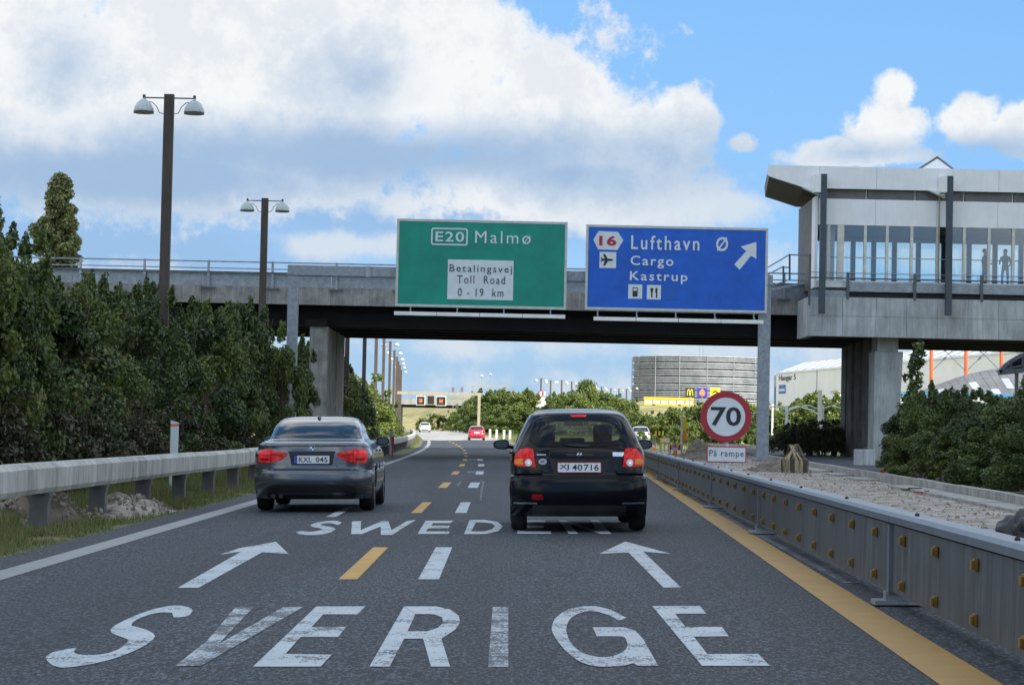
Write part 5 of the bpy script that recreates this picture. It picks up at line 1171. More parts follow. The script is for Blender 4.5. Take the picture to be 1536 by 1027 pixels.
for i in range(2): VAR['brown', i] = (bush_mesh(60+i, 2.0, 1.3, 5200, .05, M['leaf_brown']), stem_mesh(30+i, 2.0, 1.3))
for i in range(3): VAR['mid', i] = (bush_mesh(40+i, 4.2, 2.2, 9000, .09, M['leaf_mid']), stem_mesh(9+i, 4.2, 2.0))
for i in range(3): VAR['tree', i] = (bush_mesh(80+i, 7, 2.6, 9000, .13, M['leaf_mid'], 'tree'), stem_mesh(19+i, 7, 2.6, True))
VAR['poplar', 0] = (bush_mesh(99, 16, 2.1, 60000, .11, M['leaf_pale'], 'poplar'), stem_mesh(99, 16, 2.2, True))
def top_of(me):
    a = np.empty(len(me.vertices)*3); me.vertices.foreach_get('co', a); return float(np.percentile(a[2::3], 99.7))
HT_ = {k: top_of(v[0]) for k, v in VAR.items()}
r_ = random.Random(12)
def crest(px_, pts):
    return float(np.interp(px_, [p_[0] for p_ in pts], [p_[1] for p_ in pts]))
def hgt(x, Y, ytop):
    "height a plant at (x,Y) needs to reach the skyline measured at ytop"
    q = (x-CAM.x)/(Y-CAM.y); lo, hi = -3000, 5000
    for _ in range(40):
        m_ = (lo+hi)/2; w_ = at(m_, ytop, Y)
        if w_.x < x: lo = m_
        else: hi = m_
    return max(.5, at(m_, ytop, Y).z-G(x, Y))
def pxof(x, Y): return 750+x*F/Y
LC = [(-200,290),(-40,330),(0,370),(50,425),(100,438),(130,424),(170,412),(222,420),(238,468),(300,450),(350,458),(385,468),(402,505),(430,515),(462,530),(520,560)]
def plant(kind, x, y, h, wide=1.0, label='', grp=None, name=None):
    i = r_.randrange(len([k for k in VAR if k[0] == kind])); cr, st = VAR[kind, i]; s = h/HT_[kind, i]
    nm = name or ('bush' if kind in ('dark','brown','mid') else 'tree')
    t = empty(nm, (x, y, G(x,y)), label, 'bush' if nm == 'bush' else 'tree', grp); t.rotation_euler = (0,0,r_.uniform(0,6.28)); t.scale = (s*wide, s*wide, s)
    link('crown', cr, t); link('stem' if nm == 'bush' else 'trunk', st, t); return t
# left bank, front row then back row
rowg = 'dark bushes of the left bank'
front = [(30,4.2),(33,4.3),(36,4.5),(39,4.2),(42,4.1),(45.5,4.0),(49,4.5),(52.5,5.0),(56,5.0),(60,4.6),(64,4.3),(68,4.8),(72,5.0),(76,4.9),(80.5,4.8),(85,4.6),(90,4.4),(95,4.3),(100,4.2)]
for i, (Y, h) in enumerate(front):
    x = -9.1-r_.uniform(0,.9)+(0 if Y < 60 else .5 if Y < 84 else -.35)
    h = hgt(x, Y, crest(pxof(x,Y), LC)+r_.uniform(-18,26)); plant('dark', x, Y, h, max(.6, min(1.1, 3.9/h)), f'dark green bush in the front row of the left bank, {ORD[i]} from the camera', rowg)
for i, Y in enumerate((40,46,52,58,64,70,76,83,90,97,104)):
    x = -12.4-r_.uniform(0,1.2); h = hgt(x, Y, crest(pxof(x,Y), LC)+r_.uniform(-2,34)); plant('dark', x, Y, h, max(.7, min(1.2, 4.6/h)), 'dark green bush in the back row of the left bank', 'dark bushes in the back row of the left bank')
for i, (px_, Y, h) in enumerate(((-78,36.5,268),(-180,37,270),(20,39,412))):
    p = at(px_, 600, Y); plant('dark', p.x, Y, hgt(p.x, Y, h), .62 if i != 1 else .8, ['tall dark tree cut by the left edge of the picture, leaves against the sky','tall dark tree just outside the left edge','lower dark tree right of the one cut by the left edge'][i], None, 'tree')
for i, (px_, Y, h) in enumerate(((60,33,1.6),(150,36,1.9),(205,40,2.0),(255,44,1.9),(300,50,1.9),(345,58,2.0),(385,68,2.0),(330,46,1.3),(120,31,1.4))):
    p = at(px_, 690, Y); plant('brown', min(p.x, -8.0), Y, h, .9, f'low brownish undergrowth bush behind the left guardrail, {ORD[i]} of its line', 'low brownish undergrowth behind the guardrail')
p = at(80, 600, 150); plant('poplar', p.x, 150, hgt(p.x,150,266), 1.02, 'tall slim poplar rising behind the bridge at the far left', None, 'poplar_tree')
p = at(424, 600, 80); plant('dark', p.x, 80, hgt(p.x, 80, 500), .5, 'dark green bush hiding the foot of the left gantry post')
# bushes between pier and bend
for i, (px_, Y, h) in enumerate(((527,126,4.4),(548,132,6.3),(562,142,5.4),(578,150,5.6),(540,150,5.6),(590,168,5.3),(596,186,5.0),(602,204,4.6),(607,225,4.2),(611,250,3.6))):
    p = at(px_, 640, Y); plant('dark' if i < 5 else 'mid', min(p.x-.4, shift(Y)-6.9-.5*h), Y, h, 1.0, ('dark' if i < 5 else 'sunlit')+f' bush between the left bridge pier and the bend, {ORD[i]} along the verge', 'bushes along the verge beyond the bridge')
# low scrub hiding the bank behind
for i, (px_, Y, h) in enumerate(((500,125,2.0),(480,122,3.0))): p = at(px_, 640, Y); plant('dark', p.x, Y, h, 1.0, ['low dark bush behind the left bridge pier','dark bush half hidden behind the left bridge pier'][i])
for i, (px_, Y, h) in enumerate(((632,470,2.6),(650,480,3.4),(664,465,3.0))): p = at(px_, 640, Y); plant('mid', p.x, Y, h, 1.2, ['left','middle','right'][i]+' small bush on the grassy slope under the far overpass', 'small bushes under the far overpass')
# trees inside the bend
for i, (px_, Y, h) in enumerate(((672,395,3.2),(684,380,4.2),(697,368,5.4),(712,350,6.6),(726,345,7.2),(740,335,7.6),(754,330,7.4),(768,325,7.4),(782,320,7.0),(794,330,6.2),(700,345,4.2),(728,325,4.4),(745,318,4.6),(762,312,4.8),(778,306,4.4),(716,322,3.6),(790,305,4.0),(806,340,4.5),(820,350,4.2))):
    p = at(px_, 640, Y); h = hgt(p.x, Y, crest(px_, [(672,630),(684,616),(697,606),(712,596),(726,590),(740,586),(754,590),(768,584),(782,585),(794,592),(810,604)])+(22+r_.uniform(-3,6) if i > 9 else r_.uniform(-3,3))); plant('mid' if i % 3 else 'tree', p.x, Y, h, 1.25 if i < 10 else 1.7, f'sunlit green tree in the clump inside the bend, {ORD[i]} from its left end' if i < 10 else 'lower sunlit bush in front of the clump inside the bend', 'sunlit trees inside the bend' if i < 10 else 'lower bushes before the clump inside the bend', 'tree' if i < 10 else 'bush')
# trees behind the hatchback and right of it
for i, (px_, Y, h, k) in enumerate(((832,300,7.0,'mid'),(846,310,6.6,'mid'),(862,300,6.4,'mid'),(878,310,9.4,'tree'),(886,300,8.2,'tree'),(905,300,7.2,'mid'),(920,300,6.6,'mid'),(935,290,6.4,'mid'),(948,280,5.8,'tree'),(893,285,6.4,'mid'),(850,285,5.2,'mid'),(872,280,5.0,'mid'),(910,275,5.2,'mid'),(930,265,4.9,'mid'),(958,262,4.9,'mid'),(970,262,4.9,'mid'))):
    p = at(px_, 640, Y); h = hgt(p.x, Y, crest(px_, [(830,592),(846,587),(862,590),(876,568),(886,578),(905,588),(920,592),(935,597),(960,604)])+(20 if i > 8 else 0)); plant(k, p.x, Y, h, 1.2 if k == 'mid' else .8, f'green tree behind the far lamp row above the hatchback roof, {ORD[i]} from the left' if i < 9 else 'bushy tree low behind the far lamp row', 'trees behind the far lamp row' if i < 9 else 'bushy trees low behind the far lamp row', 'tree')
for i, (px_, Y, h) in enumerate(((955,215,3.7),(968,210,3.3),(982,205,3.5),(996,215,4.3),(1010,205,4.2),(1024,215,4.8),(1040,210,5.2),(1056,205,5.0),(1072,210,5.0),(1090,205,5.0),(1108,210,5.2),(1126,205,5.0),(988,180,2.4),(1015,178,2.6),(1035,176,2.6),(962,190,2.2))):
    p = at(px_, 640, Y); h = hgt(p.x, Y, crest(px_, [(950,615),(968,622),(985,624),(1000,614),(1012,610),(1026,613),(1042,606),(1060,602),(1090,598),(1126,602)])+(26 if i > 11 else 0)); plant('mid', p.x, Y, h, 1.25, f'sunlit leafy tree in front of the round building, {ORD[i]} from the left' if i < 12 else 'low sunlit bush beyond the roadworks', 'sunlit trees before the round building' if i < 12 else 'low sunlit bushes beyond the roadworks', 'tree' if i < 12 else 'bush')
for i, (px_, Y, h) in enumerate(((1150,190,4.6),(1164,180,4.2),(1180,185,4.8),(1196,178,5.2),(1212,185,5.8),(1228,180,6.0),(1244,186,5.6),(1260,180,5.8),(1276,186,5.4),(1170,150,2.8),(1190,150,3.0),(1215,146,3.1),(1238,150,3.2),(1262,146,3.2),(1284,150,3.2))):
    p = at(px_, 640, Y); h = hgt(p.x, Y, crest(px_, [(1150,616),(1164,612),(1180,606),(1196,601),(1212,594),(1228,588),(1244,598),(1260,596),(1276,602)])+(32 if i > 8 else 0)); plant('mid', p.x, Y, h, 1.35, f'green tree below the white hangar, {ORD[i]} from the gantry post' if i < 9 else 'low dark-based bush below the hangar trees', 'green trees below the white hangar' if i < 9 else 'low bushes below the hangar trees', 'tree' if i < 9 else 'bush')
for i, (px_, Y, h) in enumerate(((1198,112,1.6),(1216,115,1.8),(1234,112,1.7),(1250,116,1.8),(1180,118,1.5))): p = at(px_, 640, Y); plant('brown', p.x, Y, h, 1.2, 'dark scrub under the bridge between gantry post and right pier', 'dark scrub under the bridge')
# right-hand bushes
r_.seed(77)
rb = [(1352,66,1.5,.9),(1368,62,2.3,.8),(1392,60,2.7,.9),(1420,57,2.75,.9),(1446,54,2.6,.95),(1474,52,2.5,.95),(1503,50,2.4,1.0),(1532,47,2.5,1.0),(1570,44,2.6,1.0),(1335,72,1.3,.9),(1410,66,2.6,1.0),(1500,60,2.6,1.1),(1545,58,2.9,1.1),(1450,64,2.7,1.1),(1385,70,2.5,1.0)]
for i, (px_, Y, h, w) in enumerate(rb):
    p = at(px_, 700, Y); h = hgt(p.x, Y, crest(px_, [(1330,668),(1352,652),(1368,596),(1392,566),(1420,582),(1446,578),(1474,588),(1503,594),(1525,572),(1560,562)])+r_.uniform(-4,8)+(6 if i > 8 else 0)); plant('dark', p.x, Y, h, min(1.5, 2.9/h)*.95*w, f'dark leafy bush of the right-hand thicket beyond the kerb, {ORD[i]} from the pier' if i < 9 else 'dark bush at the back of the right-hand thicket', 'dark bushes of the right-hand thicket' if i < 9 else 'back bushes of the right-hand thicket')
for i, (px_, Y, h, w) in enumerate(((1400,56,1.3,1),(1440,52,1.3,1),(1480,49,1.2,1),(1515,46.5,1.2,1),(1545,44,1.2,1),(1365,60,1.1,1))):
    p = at(px_, 720, Y); plant('dark', p.x, Y, h, w*1.7, 'low skirt of dark leaves at the foot of the right-hand thicket', 'low dark bushes at the foot of the right-hand thicket')
p = at(1368, 640, 61); t = empty('bush', (p.x, 61, G(p.x,61)), 'tall bare-stemmed leafy shoot standing up in front of the right-hand pier', 'bush')
r2 = random.Random(3); cl = [(r2.uniform(-.25,.25)+.04*math.sin(k), r2.uniform(-.1,.1), 1.4+k*.098, .13+.05*r2.random()) for k in range(23)]
link('crown', leaves('crown', cl, 700, .075, 5, M['leaf_dark']), t); st = MB().tube([(0,0,-.1),(.05,0,1.6),(-.02,0,2.8),(.02,0,3.6)], [.03,.022,.015,.006], 6).build('stem', M['bark']); st.parent = t
# ------------------------------------------------------------------ far background
# overpass
OY = 450; t = empty('far_overpass', (at(640,600,OY).x, OY, 5), 'pale concrete overpass crossing the motorway at the far bend', 'bridge')
za, zb2, zc_ = at(640,598.5,OY).z, at(640,607,OY).z, at(640,612,OY).z; xa, xb2 = at(540,600,OY).x, at(900,600,OY).x; x = xa
while x < xb2: MB().box(x+.02, x+7.98, OY, OY+.4, zb2, za).build('parapet_panel', M['concrete'], t); x += 8
MB().box(xa, xb2, OY+.41, OY+12, zc_+.2, zb2+.4).build('deck', M['soffit'], t)
for q in (598, 690): MB().box(at(q,600,OY).x-.5, at(q,600,OY).x+.5, OY+4, OY+8, -1, zc_+.2).build('pier', M['concrete'], t)
# variable sign gantry
VY = 300; t = empty('lane_signal_gantry', (at(719,640,VY).x, VY, G(at(719,640,VY).x,VY)), 'thin beige portal carrying three lane signals over the far bend', 'gantry')
zt1 = at(660,590,VY).z; xa = at(575,590,VY).x; xb2 = at(719,590,VY).x
MB().bar((xa,VY,zt1), (xb2+.25,VY,zt1), .35, .38).build('beam', M['khaki'], t)
for x in (xa, xb2): MB().bar((x,VY,G(x,VY)-.3), (x,VY,zt1-.19), .38).build('post', M['khaki'], t)
for i, (q0, q1, y0, y1) in enumerate(((625.5,636.5,594.5,606.5),(641.5,651.0,593.5,606),(655,668,595,607.5))):
    a, b = at(q0,y0,VY-.5), at(q1,y1,VY-.5); s_ = empty('lane_signal', (a.x,VY-.5,b.z), ['left orange lit lane signal on the beige portal','middle dark lane signal on the beige portal','right orange lit lane signal on the beige portal'][i], 'lane signal')
    MB().box(a.x-.12,b.x+.12,VY-.5,VY-.2,b.z-.12,a.z+.12).build('casing', M['sborder' if i != 1 else 'khaki'], s_, bevel=.05); MB().box(a.x,b.x,VY-.52,VY-.501,b.z,a.z).build('display', M['plastic'], s_)
    MB().bar(((a.x+b.x)/2,VY-.35,a.z+.1), ((a.x+b.x)/2,VY-.1,zt1), .1).build('hanger', M['khaki'], s_)
    if i != 1:
        cx, cz = (a.x+b.x)/2, (a.z+b.z)/2
        for k in range(9):
            u, v = k % 3-1, k//3-1; MB().box(cx+u*.16-.06, cx+u*.16+.06, VY-.53, VY-.521, cz+v*.16-.06, cz+v*.16+.06).build('lamp', M['ledo'], s_)
# thin dark gantry behind
KY = 470; t = empty('thin_gantry', (at(708,600,KY).x, KY, 6), 'thin dark portal frame standing above the trees beyond the beige one', 'gantry')
MB().bar(at(708,579,KY), at(768,580,KY), .22).build('beam', M['khaki'], t)
for q in (708, 768): MB().bar(at(q,579.5,KY), at(q,640,KY), .22).build('post', M['rail'], t)
for i, (q, y0, y1) in enumerate(((722.5,563,580),(735.5,561,585))):
    a, b = at(q,y0,500), at(q,640,500); t = empty('lamp_mast', tuple(b), ['left','right'][i]+' slim pale lamp mast above the clump of trees', 'lamp mast'); MB().bar(b, a, .16).build('pole', M['rail'], t); MB().lathe([(0,.2),(.35,.05),(.4,-.12),(0,-.15)], 10, Matrix.Translation(a)).build('lamp_head', M['lampglass'], t)
for i, q in enumerate((679.5, 693)):
    a, b = at(q,583,430), at(q,612,430); t = empty('signal_head', tuple(b), ['left','right'][i]+' small dark box on a thin pole above the overpass', 'signal'); MB().bar(b, a, .1).build('pole', M['rail'], t); MB().box(a.x-.25,a.x+.25,429.8,430.2,a.z-.5,a.z+.35).build('box', M['clad_dark'], t, bevel=.05)
# hut with red and white board
HY = 330; a, b = at(804,594,HY), at(819,612,HY); t = empty('airfield_hut', (a.x,HY,b.z-3), 'small pale hut with a red and white board above the hatchback', 'hut')
MB().box(a.x,b.x,HY,HY+2,b.z-3.2,a.z).build('wall', M['clad'], t); c0, c1 = at(807,587,HY), at(818.5,593.5,HY)
for k in range(4): MB().box(c0.x+(c1.x-c0.x)*k/4,c0.x+(c1.x-c0.x)*(k+1)/4-.01,HY+.3,HY+.4,c1.z,c0.z).build('board', M['lred' if k % 2 == 0 else 'swhite'], t)
MB().box(a.x-.1,b.x+.1,HY-.1,HY+2.1,a.z+.001,a.z+.12).build('roof', M['hroof'], t)
# round car park
PY = 600; ca = at(1050,600,PY+20); zt1 = at(1060,532,PY).z; zb2 = at(1060,640,PY).z; ra = (at(1156,600,PY).x-at(944,600,PY).x)/2; cx = ca.x
t = empty('round_building', (cx, PY+ra, 0), 'large round grey building wrapped in horizontal louvre bands', 'building')
nb = 10; hb = (zt1-zb2)/nb; cy = PY+ra
MB().lathe([(ra-.5,zb2-4),(ra-.5,zt1-.6),(ra-1,zt1-.6),(0,zt1-.5)], 72, Matrix.Translation((cx,cy,0))).build('core', M['louvre_gap'], t)
for k in range(nb):
    z0 = zb2+k*hb
    for s_ in range(3): z_ = z0+.12*hb+s_*hb*.27; MB().lathe([(ra-.42,z_),(ra+.05,z_+.05*hb),(ra+.05,z_+.17*hb),(ra-.42,z_+.21*hb)], 90, Matrix.Translation((cx,cy,0))).build('louvre_band', M['louvre'], t)
for k in range(16):
    a = 2*math.pi*k/16; MB().bar((cx+(ra+.12)*math.cos(a),cy+(ra+.12)*math.sin(a),zb2), (cx+(ra+.12)*math.cos(a),cy+(ra+.12)*math.sin(a),zt1), .12).build('mullion', M['louvre'], t)
for q in (1049.5, 1055): MB().bar(at(q,516,PY+20), at(q,540,PY+20), .35).build('roof_mast', M['rail'], t)
# pylon with three square signs
QY = 240
for i, (q0, q1, y0, y1) in enumerate(((1028,1042,581.5,595),(1046,1060.5,581.5,595.5),(1065.5,1080,581.5,595.5))):
    a, b = at(q0,y0,QY), at(q1,y1,QY); mid = (a.x+b.x)/2; w = (b.x-a.x)
    t = empty('logo_sign', (mid,QY,G(mid,QY)), ['dark square sign with yellow arches left of the 70 sign','purple square sign with an orange drop ring','yellow square sign with a dark scoop just above the 70 disc'][i], 'sign')
    MB().box(a.x,b.x,QY-.1,QY+.1,b.z,a.z).build('board', M[['mgreen','mpurple','myel'][i]], t, bevel=.02); MB().bar((mid,QY,G(mid,QY)), (mid,QY,b.z), .12).build('post', M['rail'], t)
    S = lambda P, m_, nm, yo=.101: MB().prism([(mid+u*w, (a.z+b.z)/2+v*w) for u, v in P], lambda p: Vector((p[0],QY-yo-.02,p[1])), lambda p: Vector((p[0],QY-yo,p[1]))).build(nm, M[m_], t)
    if i == 0:
        for s_ in (-1, 1): S([(s_*(.16+.16*math.cos(q))-.0*s_, -.36+.72*math.sin(q)**.8) for q in np.linspace(.02,math.pi-.02,9)]+[(s_*(.16+.09*math.cos(q)), -.36+.6*math.sin(q)) for q in np.linspace(math.pi-.02,.02,9)], 'myel', 'arch')
    if i == 1:
        S([(.30*math.cos(q), -.06+.30*math.sin(q)) for q in np.linspace(-math.pi*1.25,math.pi*.25,14)]+[(0,.44)], 'morange', 'drop'); S([(.13*math.cos(q), -.06+.13*math.sin(q)) for q in np.linspace(0,6.283,13)[:-1]], 'mpurple', 'drop_hole', .122)
        S([(.12*math.cos(q)*.8, -.07+.10*math.sin(q)) for q in np.linspace(0,6.283,9)[:-1]], 'myel', 'drop_core', .145)
    if i == 2: S([(-.34,-.1),(-.2,.12),(0,.2),(.2,.12),(.34,-.1),(.16,-.02),(0,.05),(-.16,-.02)], 'sblack', 'scoop')
# bus on the elevated road
UY = 540; a, b = at(966,595,UY), at(1040,613,UY); t = empty('bus', (a.x,UY,b.z), 'yellow bus on the elevated road in front of the round building', 'bus'); h = a.z-b.z
MB().box(a.x,b.x,UY,UY+2.5,b.z+.45,b.z+h*.42).build('lower_body', M['busy'], t, bevel=.08); MB().box(a.x+.15,b.x-.1,UY+.06,UY+2.4,b.z+h*.42+.01,b.z+h*.72).build('window_band', M['hlight'], t)
MB().box(a.x,b.x,UY,UY+2.5,b.z+h*.72+.01,b.z+h).build('roof', M['busy'], t, bevel=.08)
for k in range(7): xx = a.x+.2+(b.x-a.x-.3)*k/6; MB().box(xx-.09,xx+.09,UY-.0,UY+.05,b.z+h*.42+.01,b.z+h*.72).build('pillar', M['busy' if k in (0,6) else 'clad_dark'], t)
for k in (.2,.72): MB().lathe([(0,-.1),(.48,-.1),(.5,.1),(0,.1)], 16, Matrix.Translation((a.x+(b.x-a.x)*k,UY+.1,b.z+.48)) @ Matrix.Rotation(rad(90),4,'X')).build('wheel', M['rubber'], t)
t = empty('elevated_road', (a.x-3,UY,b.z), 'pale elevated road with a blue edge carrying the yellow bus', 'elevated road')
xa = at(952,600,UY).x; xb2 = at(1290,600,UY).x; MB().box(xa,xb2,UY-1,UY+7,b.z-.9,b.z-.03).build('deck', M['concrete_new'], t); MB().box(at(952,605,UY).x,at(964,605,UY).x,UY-1.1,UY-1.02,b.z-.2,b.z+.6).build('edge_panel', M['blueb'], t)
x = xa
while x < xb2: MB().box(x,x+1,UY+1,UY+4,-.5,b.z-.91).build('pier', M['concrete'], t); x += 14
# hangar
def lerpY(px_): return 460+(px_-1164)/(1520-1164)*(330-460)
HT, RT = 14.1, 16.6
t = empty('hangar', (at(1164,600,460).x,460,0), 'white hangar with striped grey roof, lettering Hangar 5 and a blue logo', 'hangar')
A = at(1164,600,lerpY(1164)); B = at(1560,600,lerpY(1560)); A0 = Vector((A.x,A.y,0)); B0 = Vector((B.x,B.y,0)); dh = (B0-A0).normalized(); nh = Vector((dh.y,-dh.x,0)); LH = (B0-A0).length
def hp(s, o, z): q = A0+dh*s+nh*o; return Vector((q.x,q.y,z))
def spx(px_):      # distance along the wall seen at pixel column
    lo, hi = 0, LH
    for _ in range(40):
        m_ = (lo+hi)/2; q = hp(m_,0,10); ang = (q.x-CAM.x)/(q.y-CAM.y); tgt = at(px_,590,100); 
        if ang < (tgt.x-CAM.x)/(tgt.y-CAM.y): lo = m_
        else: hi = m_
    return lo
def hbox(s0, s1, o0, o1, z0, z1, nm, m_, par=None):
    mb = MB(); mb.add([hp(s0,o0,z0),hp(s1,o0,z0),hp(s1,o1,z0),hp(s0,o1,z0),hp(s0,o0,z1),hp(s1,o0,z1),hp(s1,o1,z1),hp(s0,o1,z1)], [(0,3,2,1),(4,5,6,7),(0,1,5,4),(1,2,6,5),(2,3,7,6),(3,0,4,7)]); return mb.build(nm, M[m_], par or t)
sj = spx(1225)
hbox(0, sj-.4, -.5, 0, -1, HT, 'wall_panel', 'hangar'); hbox(sj-.39, sj+.39, -.5, -.05, -1, HT, 'wall_joint', 'hroof'); hbox(sj+.4, LH, -.5, 0, -1, HT, 'wall_panel', 'hangar')
hbox(-.2, LH, -40, -.51, -1, HT-.1, 'hall', 'hangar')
mb = MB(); mb.add([hp(-.3,.3,HT+.05),hp(LH,.3,HT+.05),hp(LH,-6,RT),hp(-.3,-6,RT),hp(-.3,-6,RT-.4),hp(LH,-6,RT-.4)], [(0,1,2,3),(0,3,4),(1,5,2),(0,4,5,1)]); mb.build('roof', M['hroof'], t)
s_ = 1.0
def rp_(s, f): return hp(s, .3-6.3*f, HT+.05+(RT-HT-.05)*f)+Vector((0,0,.06))
while s_ < LH-4:
    mb = MB(); q = [rp_(s_,.1),rp_(s_+3.2,.1),rp_(s_+3.2,.93),rp_(s_,.93)]; mb.add(q+[p_-Vector((0,0,.05)) for p_ in q], [(0,1,2,3),(4,7,6,5),(0,4,5,1),(1,5,6,2),(2,6,7,3),(3,7,4,0)]); mb.build('rooflight', M['hlight'], t); s_ += 6.3
hbox(-4.2, -.31, -3, -.6, -1, HT-.3, 'side_block', 'concrete_new'); hbox(-3.4,-2.6,-.599,-.5, 6, 11.5, 'side_window', 'blueb')
s0, s1 = spx(1168.5), spx(1193.5); zA, zB = at(1180,573,lerpY(1180)).z, at(1180,562.5,lerpY(1180)).z
text_mesh('Hangar 5', 'lettering', M['sgreytext'], t, s0, s1, zA, zB, 0, .05, .01, basis=lambda p: hp(p[0], -p[1]+.03, p[2]))
s0, s1 = spx(1168.5), spx(1178.5); zA, zB = at(1173,590.5,458).z, at(1173,577.5,458).z; hbox(s0,s1,.01,.08,zA,zB,'logo_panel','eublue'); hbox(s0+.35,s1-.3,.081,.12,zA+.5,zA+.95,'logo_mark','swhite')
hbox(s0+.55,s0+.85,.121,.15,zA+.75,zA+1.15,'logo_mark','swhite')
# cream building under it
t = empty('low_store', (0,0,0), 'low cream shed roof showing between tree tops below the hangar', 'shed'); a, b = at(1253,588,300), at(1268,596,300); t.location = (a.x,300,b.z); MB().box(a.x,b.x,300,303,b.z-3,a.z).build('wall', M['hangar'], t); MB().box(a.x-.2,b.x+.2,299.8,303.2,a.z+.001,a.z+.15).build('roof', M['hroof'], t)
# platform canopies and posts
for i, (q, Y_, yt, w) in enumerate(((1180,150,608,.16),(1230,140,585,.22),(1159,160,606,.14))):
    a = at(q, yt, Y_); g = G(a.x, Y_); t = empty('mast', (a.x,Y_,g), ['slim pale mast carrying a curved canopy arm below the hangar','taller beige mast right of the canopy mast','thin pale mast just right of the gantry post'][i], 'mast')
    MB().bar((a.x,Y_,g-.2),(a.x,Y_,a.z),w).build('pole', M['mull'], t, bevel=.01)
    if i != 2:
        for s_ in (-1,1): MB().tube([(a.x,Y_,a.z-.3-.9*i),(a.x+s_*.7,Y_,a.z-.05-.9*i),(a.x+s_*1.6,Y_,a.z-.25-.9*i),(a.x+s_*2.2,Y_,a.z-.6-.9*i)], .05, 6).build('arm', M['sborder'], t)
        MB().bar((a.x+.26,Y_+.4,g-.2),(a.x+.26,Y_+.4,a.z-.9),.13).build('strut', M['sborder'], t)
# orange columns with cross cables
OYc = 250; grp = 'orange columns of the canopy'
cols = []
for i, q in enumerate((1397,1449,1502,1555)):
    a, b = at(q,505,OYc), at(q,585.5,OYc); t = empty('orange_column', tuple(b), ['leftmost tall orange column before the hangar wall','middle tall orange column before the hangar wall','right tall orange column before the hangar wall','orange column outside the right edge'][i], 'column', grp); cols.append((a,b))
    MB().tube([b,a], .20, 10).build('shaft', M['orange'], t, smooth=True); MB().box(b.x-.25,b.x+.25,OYc-.25,OYc+.25,b.z-1.2,b.z-.001).build('base', M['clad_dark'], t)
for (a, b), (c, d) in zip(cols, cols[1:]):
    t = empty('cable_cross', tuple(b), f'dark crossed bracing cables between two orange columns, {"left" if b.x < cols[1][1].x-1 else "middle" if b.x < cols[2][1].x-1 else "right"} bay', 'cables')
    p1, p2 = b+(a-b)*.35, c+(d-c)*.02; p3, p4 = a, d+(c-d)*.35
    for u, v in ((p1, c), (p3, p4)): MB().tube([u, v], .04, 5).build('cable', M['rail_dark'], t); m_ = u.lerp(v, .35); MB().tube([m_, u.lerp(v,.42)], .11, 6).build('turnbuckle', M['rail_dark'], t)
# vaulted roof with pale panels
t = empty('vaulted_roof', tuple(at(1440,590,235)), 'low grey vaulted roof with pale panels behind the right-hand bushes', 'roof')
def vp(px_, k): return at(px_, 0, 1)
XA, XB = at(1395,590,235).x, at(1620,590,235).x; zq0 = at(1405,588,235).z; zq1 = at(1536,553,235).z
def vz(u): return zq0+(zq1-zq0+.4)*math.sin(min(1,u)*math.pi/2)
nU = 18
for i in range(nU):
    u0, u1 = i/nU, (i+1)/nU; X0, X1 = XA+(XB-XA)*u0, XA+(XB-XA)*u1
    for j in range(3):
        f0, f1 = j/3, (j+1)/3; zf = lambda u, f: zq0-.5+(vz(u*1.4)-zq0+.5)*f; yy = lambda f: 235+9*f
        mb = MB(); q = [(X0+.02,yy(f0)+.03,zf(u0,f0)),(X1-.02,yy(f0)+.03,zf(u1,f0)),(X1-.02,yy(f1),zf(u1,f1)),(X0+.02,yy(f1),zf(u0,f1))]; mb.add(q+[(x_,y_,z_-.2) for x_,y_,z_ in q], [(0,1,2,3),(4,7,6,5),(0,4,5,1),(1,5,6,2),(2,6,7,3),(3,7,4,0)])
        mb.build('roof_panel', M['vault' if (i+j*2) % 4 or j == 2 else 'louvre'], t)
t = empty('blue_train_wall', tuple(at(1440,600,225)), 'long blue and grey wall below the vaulted roof behind the bushes', 'wall')
MB().box(at(1350,600,225).x,at(1640,600,225).x,225,225.5,at(1480,595.5,225).z,at(1480,590,225).z).build('blue_band', M['blueb'], t); MB().box(at(1350,600,225).x,at(1640,600,225).x,225.05,225.6,-1,at(1480,595.6,225).z).build('grey_base', M['concrete_new'], t)
# dark arched canopy at the right edge
AY = 140; t = empty('arched_canopy', tuple(at(1500,556,AY)), 'dark arched glass canopy under the deck at the right edge', 'canopy')
arc = [at(1498+q*9, 558-32*math.sin(min(1,q/7)*math.pi/2)**.8-(0), AY) for q in range(0, 13)]; base = [at(1498+q*9, 559-q*.9, AY) for q in range(0, 13)]
for a, b in zip(arc, arc[1:]): MB().bar(a, b, .5, .22).build('arch_frame', M['rail_dark'], t)
MB().bar(base[0], base[-1], .5, .3).build('sill', M['rail_dark'], t); m0 = [a.lerp(b, .45) for a, b in zip(arc, base)]; MB().bar(m0[1], m0[-1], .2, .12).build('transom', M['rail_dark'], t)
for k in range(2, 13, 2): MB().bar(base[k], arc[k], .16, .14).build('frame_bar', M['rail_dark'], t)
mb = MB(); n = len(arc); mb.v = [(p_.x,AY+.06,p_.z) for p_ in arc+base]+[(p_.x,AY+.09,p_.z) for p_ in arc+base]
for k in range(n-1): mb.f += [(k,k+1,n+k+1,n+k),(2*n+k,3*n+k,3*n+k+1,2*n+k+1)]
mb.build('pane', M['darkglass'], t)
for k in (3, 11): MB().bar(base[k], (base[k].x, AY, G(base[k].x, AY)-.2), .2).build('post', M['rail_dark'], t)
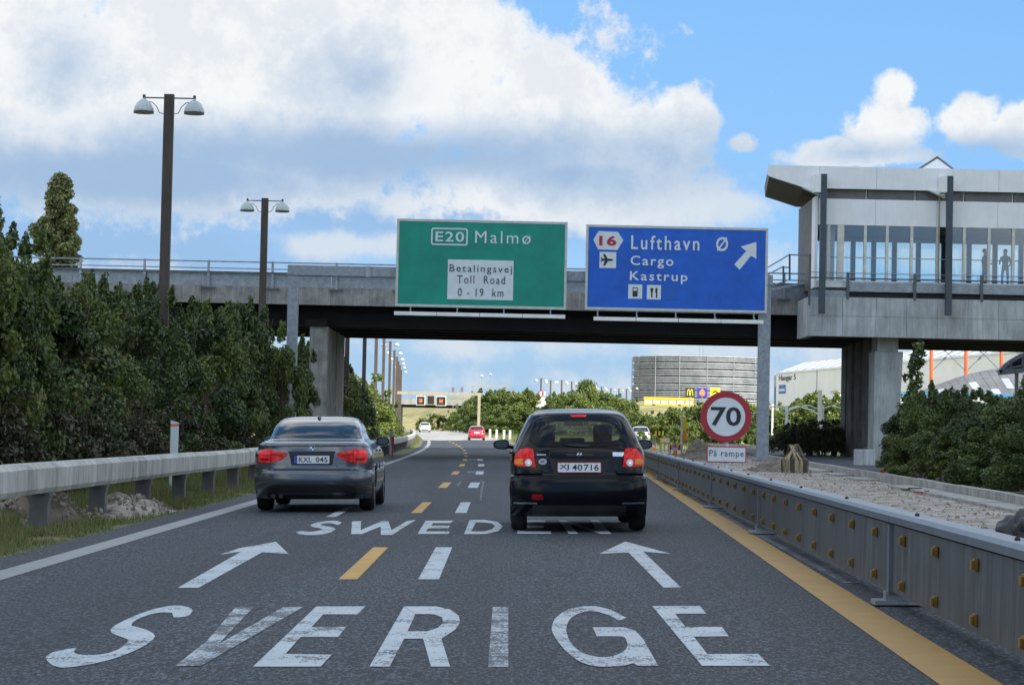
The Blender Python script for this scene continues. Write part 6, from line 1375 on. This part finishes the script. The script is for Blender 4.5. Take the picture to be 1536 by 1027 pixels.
# ------------------------------------------------------------------ roadworks right of the hatchback
def wk(px_, Y_): p_ = at(px_, 670, Y_); return p_.x, G(p_.x, Y_)
for i, (q0, q1, Y_, zz0, cols_, lab) in enumerate(((982,998,140,.95,('myel','sblack'),'upper yellow and black striped barrier board in the roadworks'),(990,1004,132,.55,('myel','swhite'),'lower yellow and white barrier board in the roadworks'),(1004,1024,118,.25,('lred','swhite'),'red and white barrier board lying low in the roadworks'))):
    x0, g = wk(q0, Y_); x1, _ = wk(q1, Y_); t = empty('barrier_board', (x0,Y_,g), lab, 'barrier'); n = 6
    for k in range(n): MB().box(x0+(x1-x0)*k/n, x0+(x1-x0)*(k+1)/n-.004, Y_-.03, Y_, g+zz0, g+zz0+.26).build('stripe', M[cols_[k % 2]], t)
    for x in (x0+.05, x1-.05): MB().bar((x,Y_+.04,g-.05),(x,Y_+.04,g+zz0+.26),.06).build('leg', M['rail'], t)
x0, g = wk(1026, 125); t = empty('works_sign', (x0,125,g), 'narrow orange and yellow works board on a white post in the roadworks', 'sign')
MB().bar((x0-.15,125,g-.1),(x0-.15,125,g+2.1),.09).build('post', M['swhite'], t); MB().box(x0-.08,x0+.12,124.95,125,g+1.25,g+1.9).build('upper_board', M['myel'], t); MB().box(x0-.08,x0+.12,124.95,125,g+.7,g+1.249).build('lower_board', M['morange'], t)
for i, (q, Y_) in enumerate(((981,130),(1013,112))):
    x0, g = wk(q, Y_); t = empty('traffic_cone', (x0,Y_,g), ['orange traffic cone beside the striped barrier boards','orange traffic cone near the low red board'][i], 'cone'); MB().box(x0-.18,x0+.18,Y_-.18,Y_+.18,g,g+.04).build('base', M['morange'], t)
    MB().lathe([(.13,.04),(.085,.25)], 14, Matrix.Translation((x0,Y_,g))).build('lower_cone', M['morange'], t); MB().lathe([(.085,.251),(.06,.40)], 14, Matrix.Translation((x0,Y_,g))).build('white_band', M['swhite'], t); MB().lathe([(.06,.401),(.025,.6),(0,.6)], 14, Matrix.Translation((x0,Y_,g))).build('upper_cone', M['lred'], t)
x0, g = wk(1050, 100); heap('rubble_heap', x0, 100, .9, 2.0, .75, M['soil'], 'grey rubble heap left of the 70 sign plate', 'rubble', 6, 400)
x0, g = wk(1030, 100); heap('earth_heap', x0+.3, 96, 1.3, 3.0, .3, M['soil'], 'low dark earth heap with red scraps in the roadworks', 'soil', 7, 200)
reg(None)
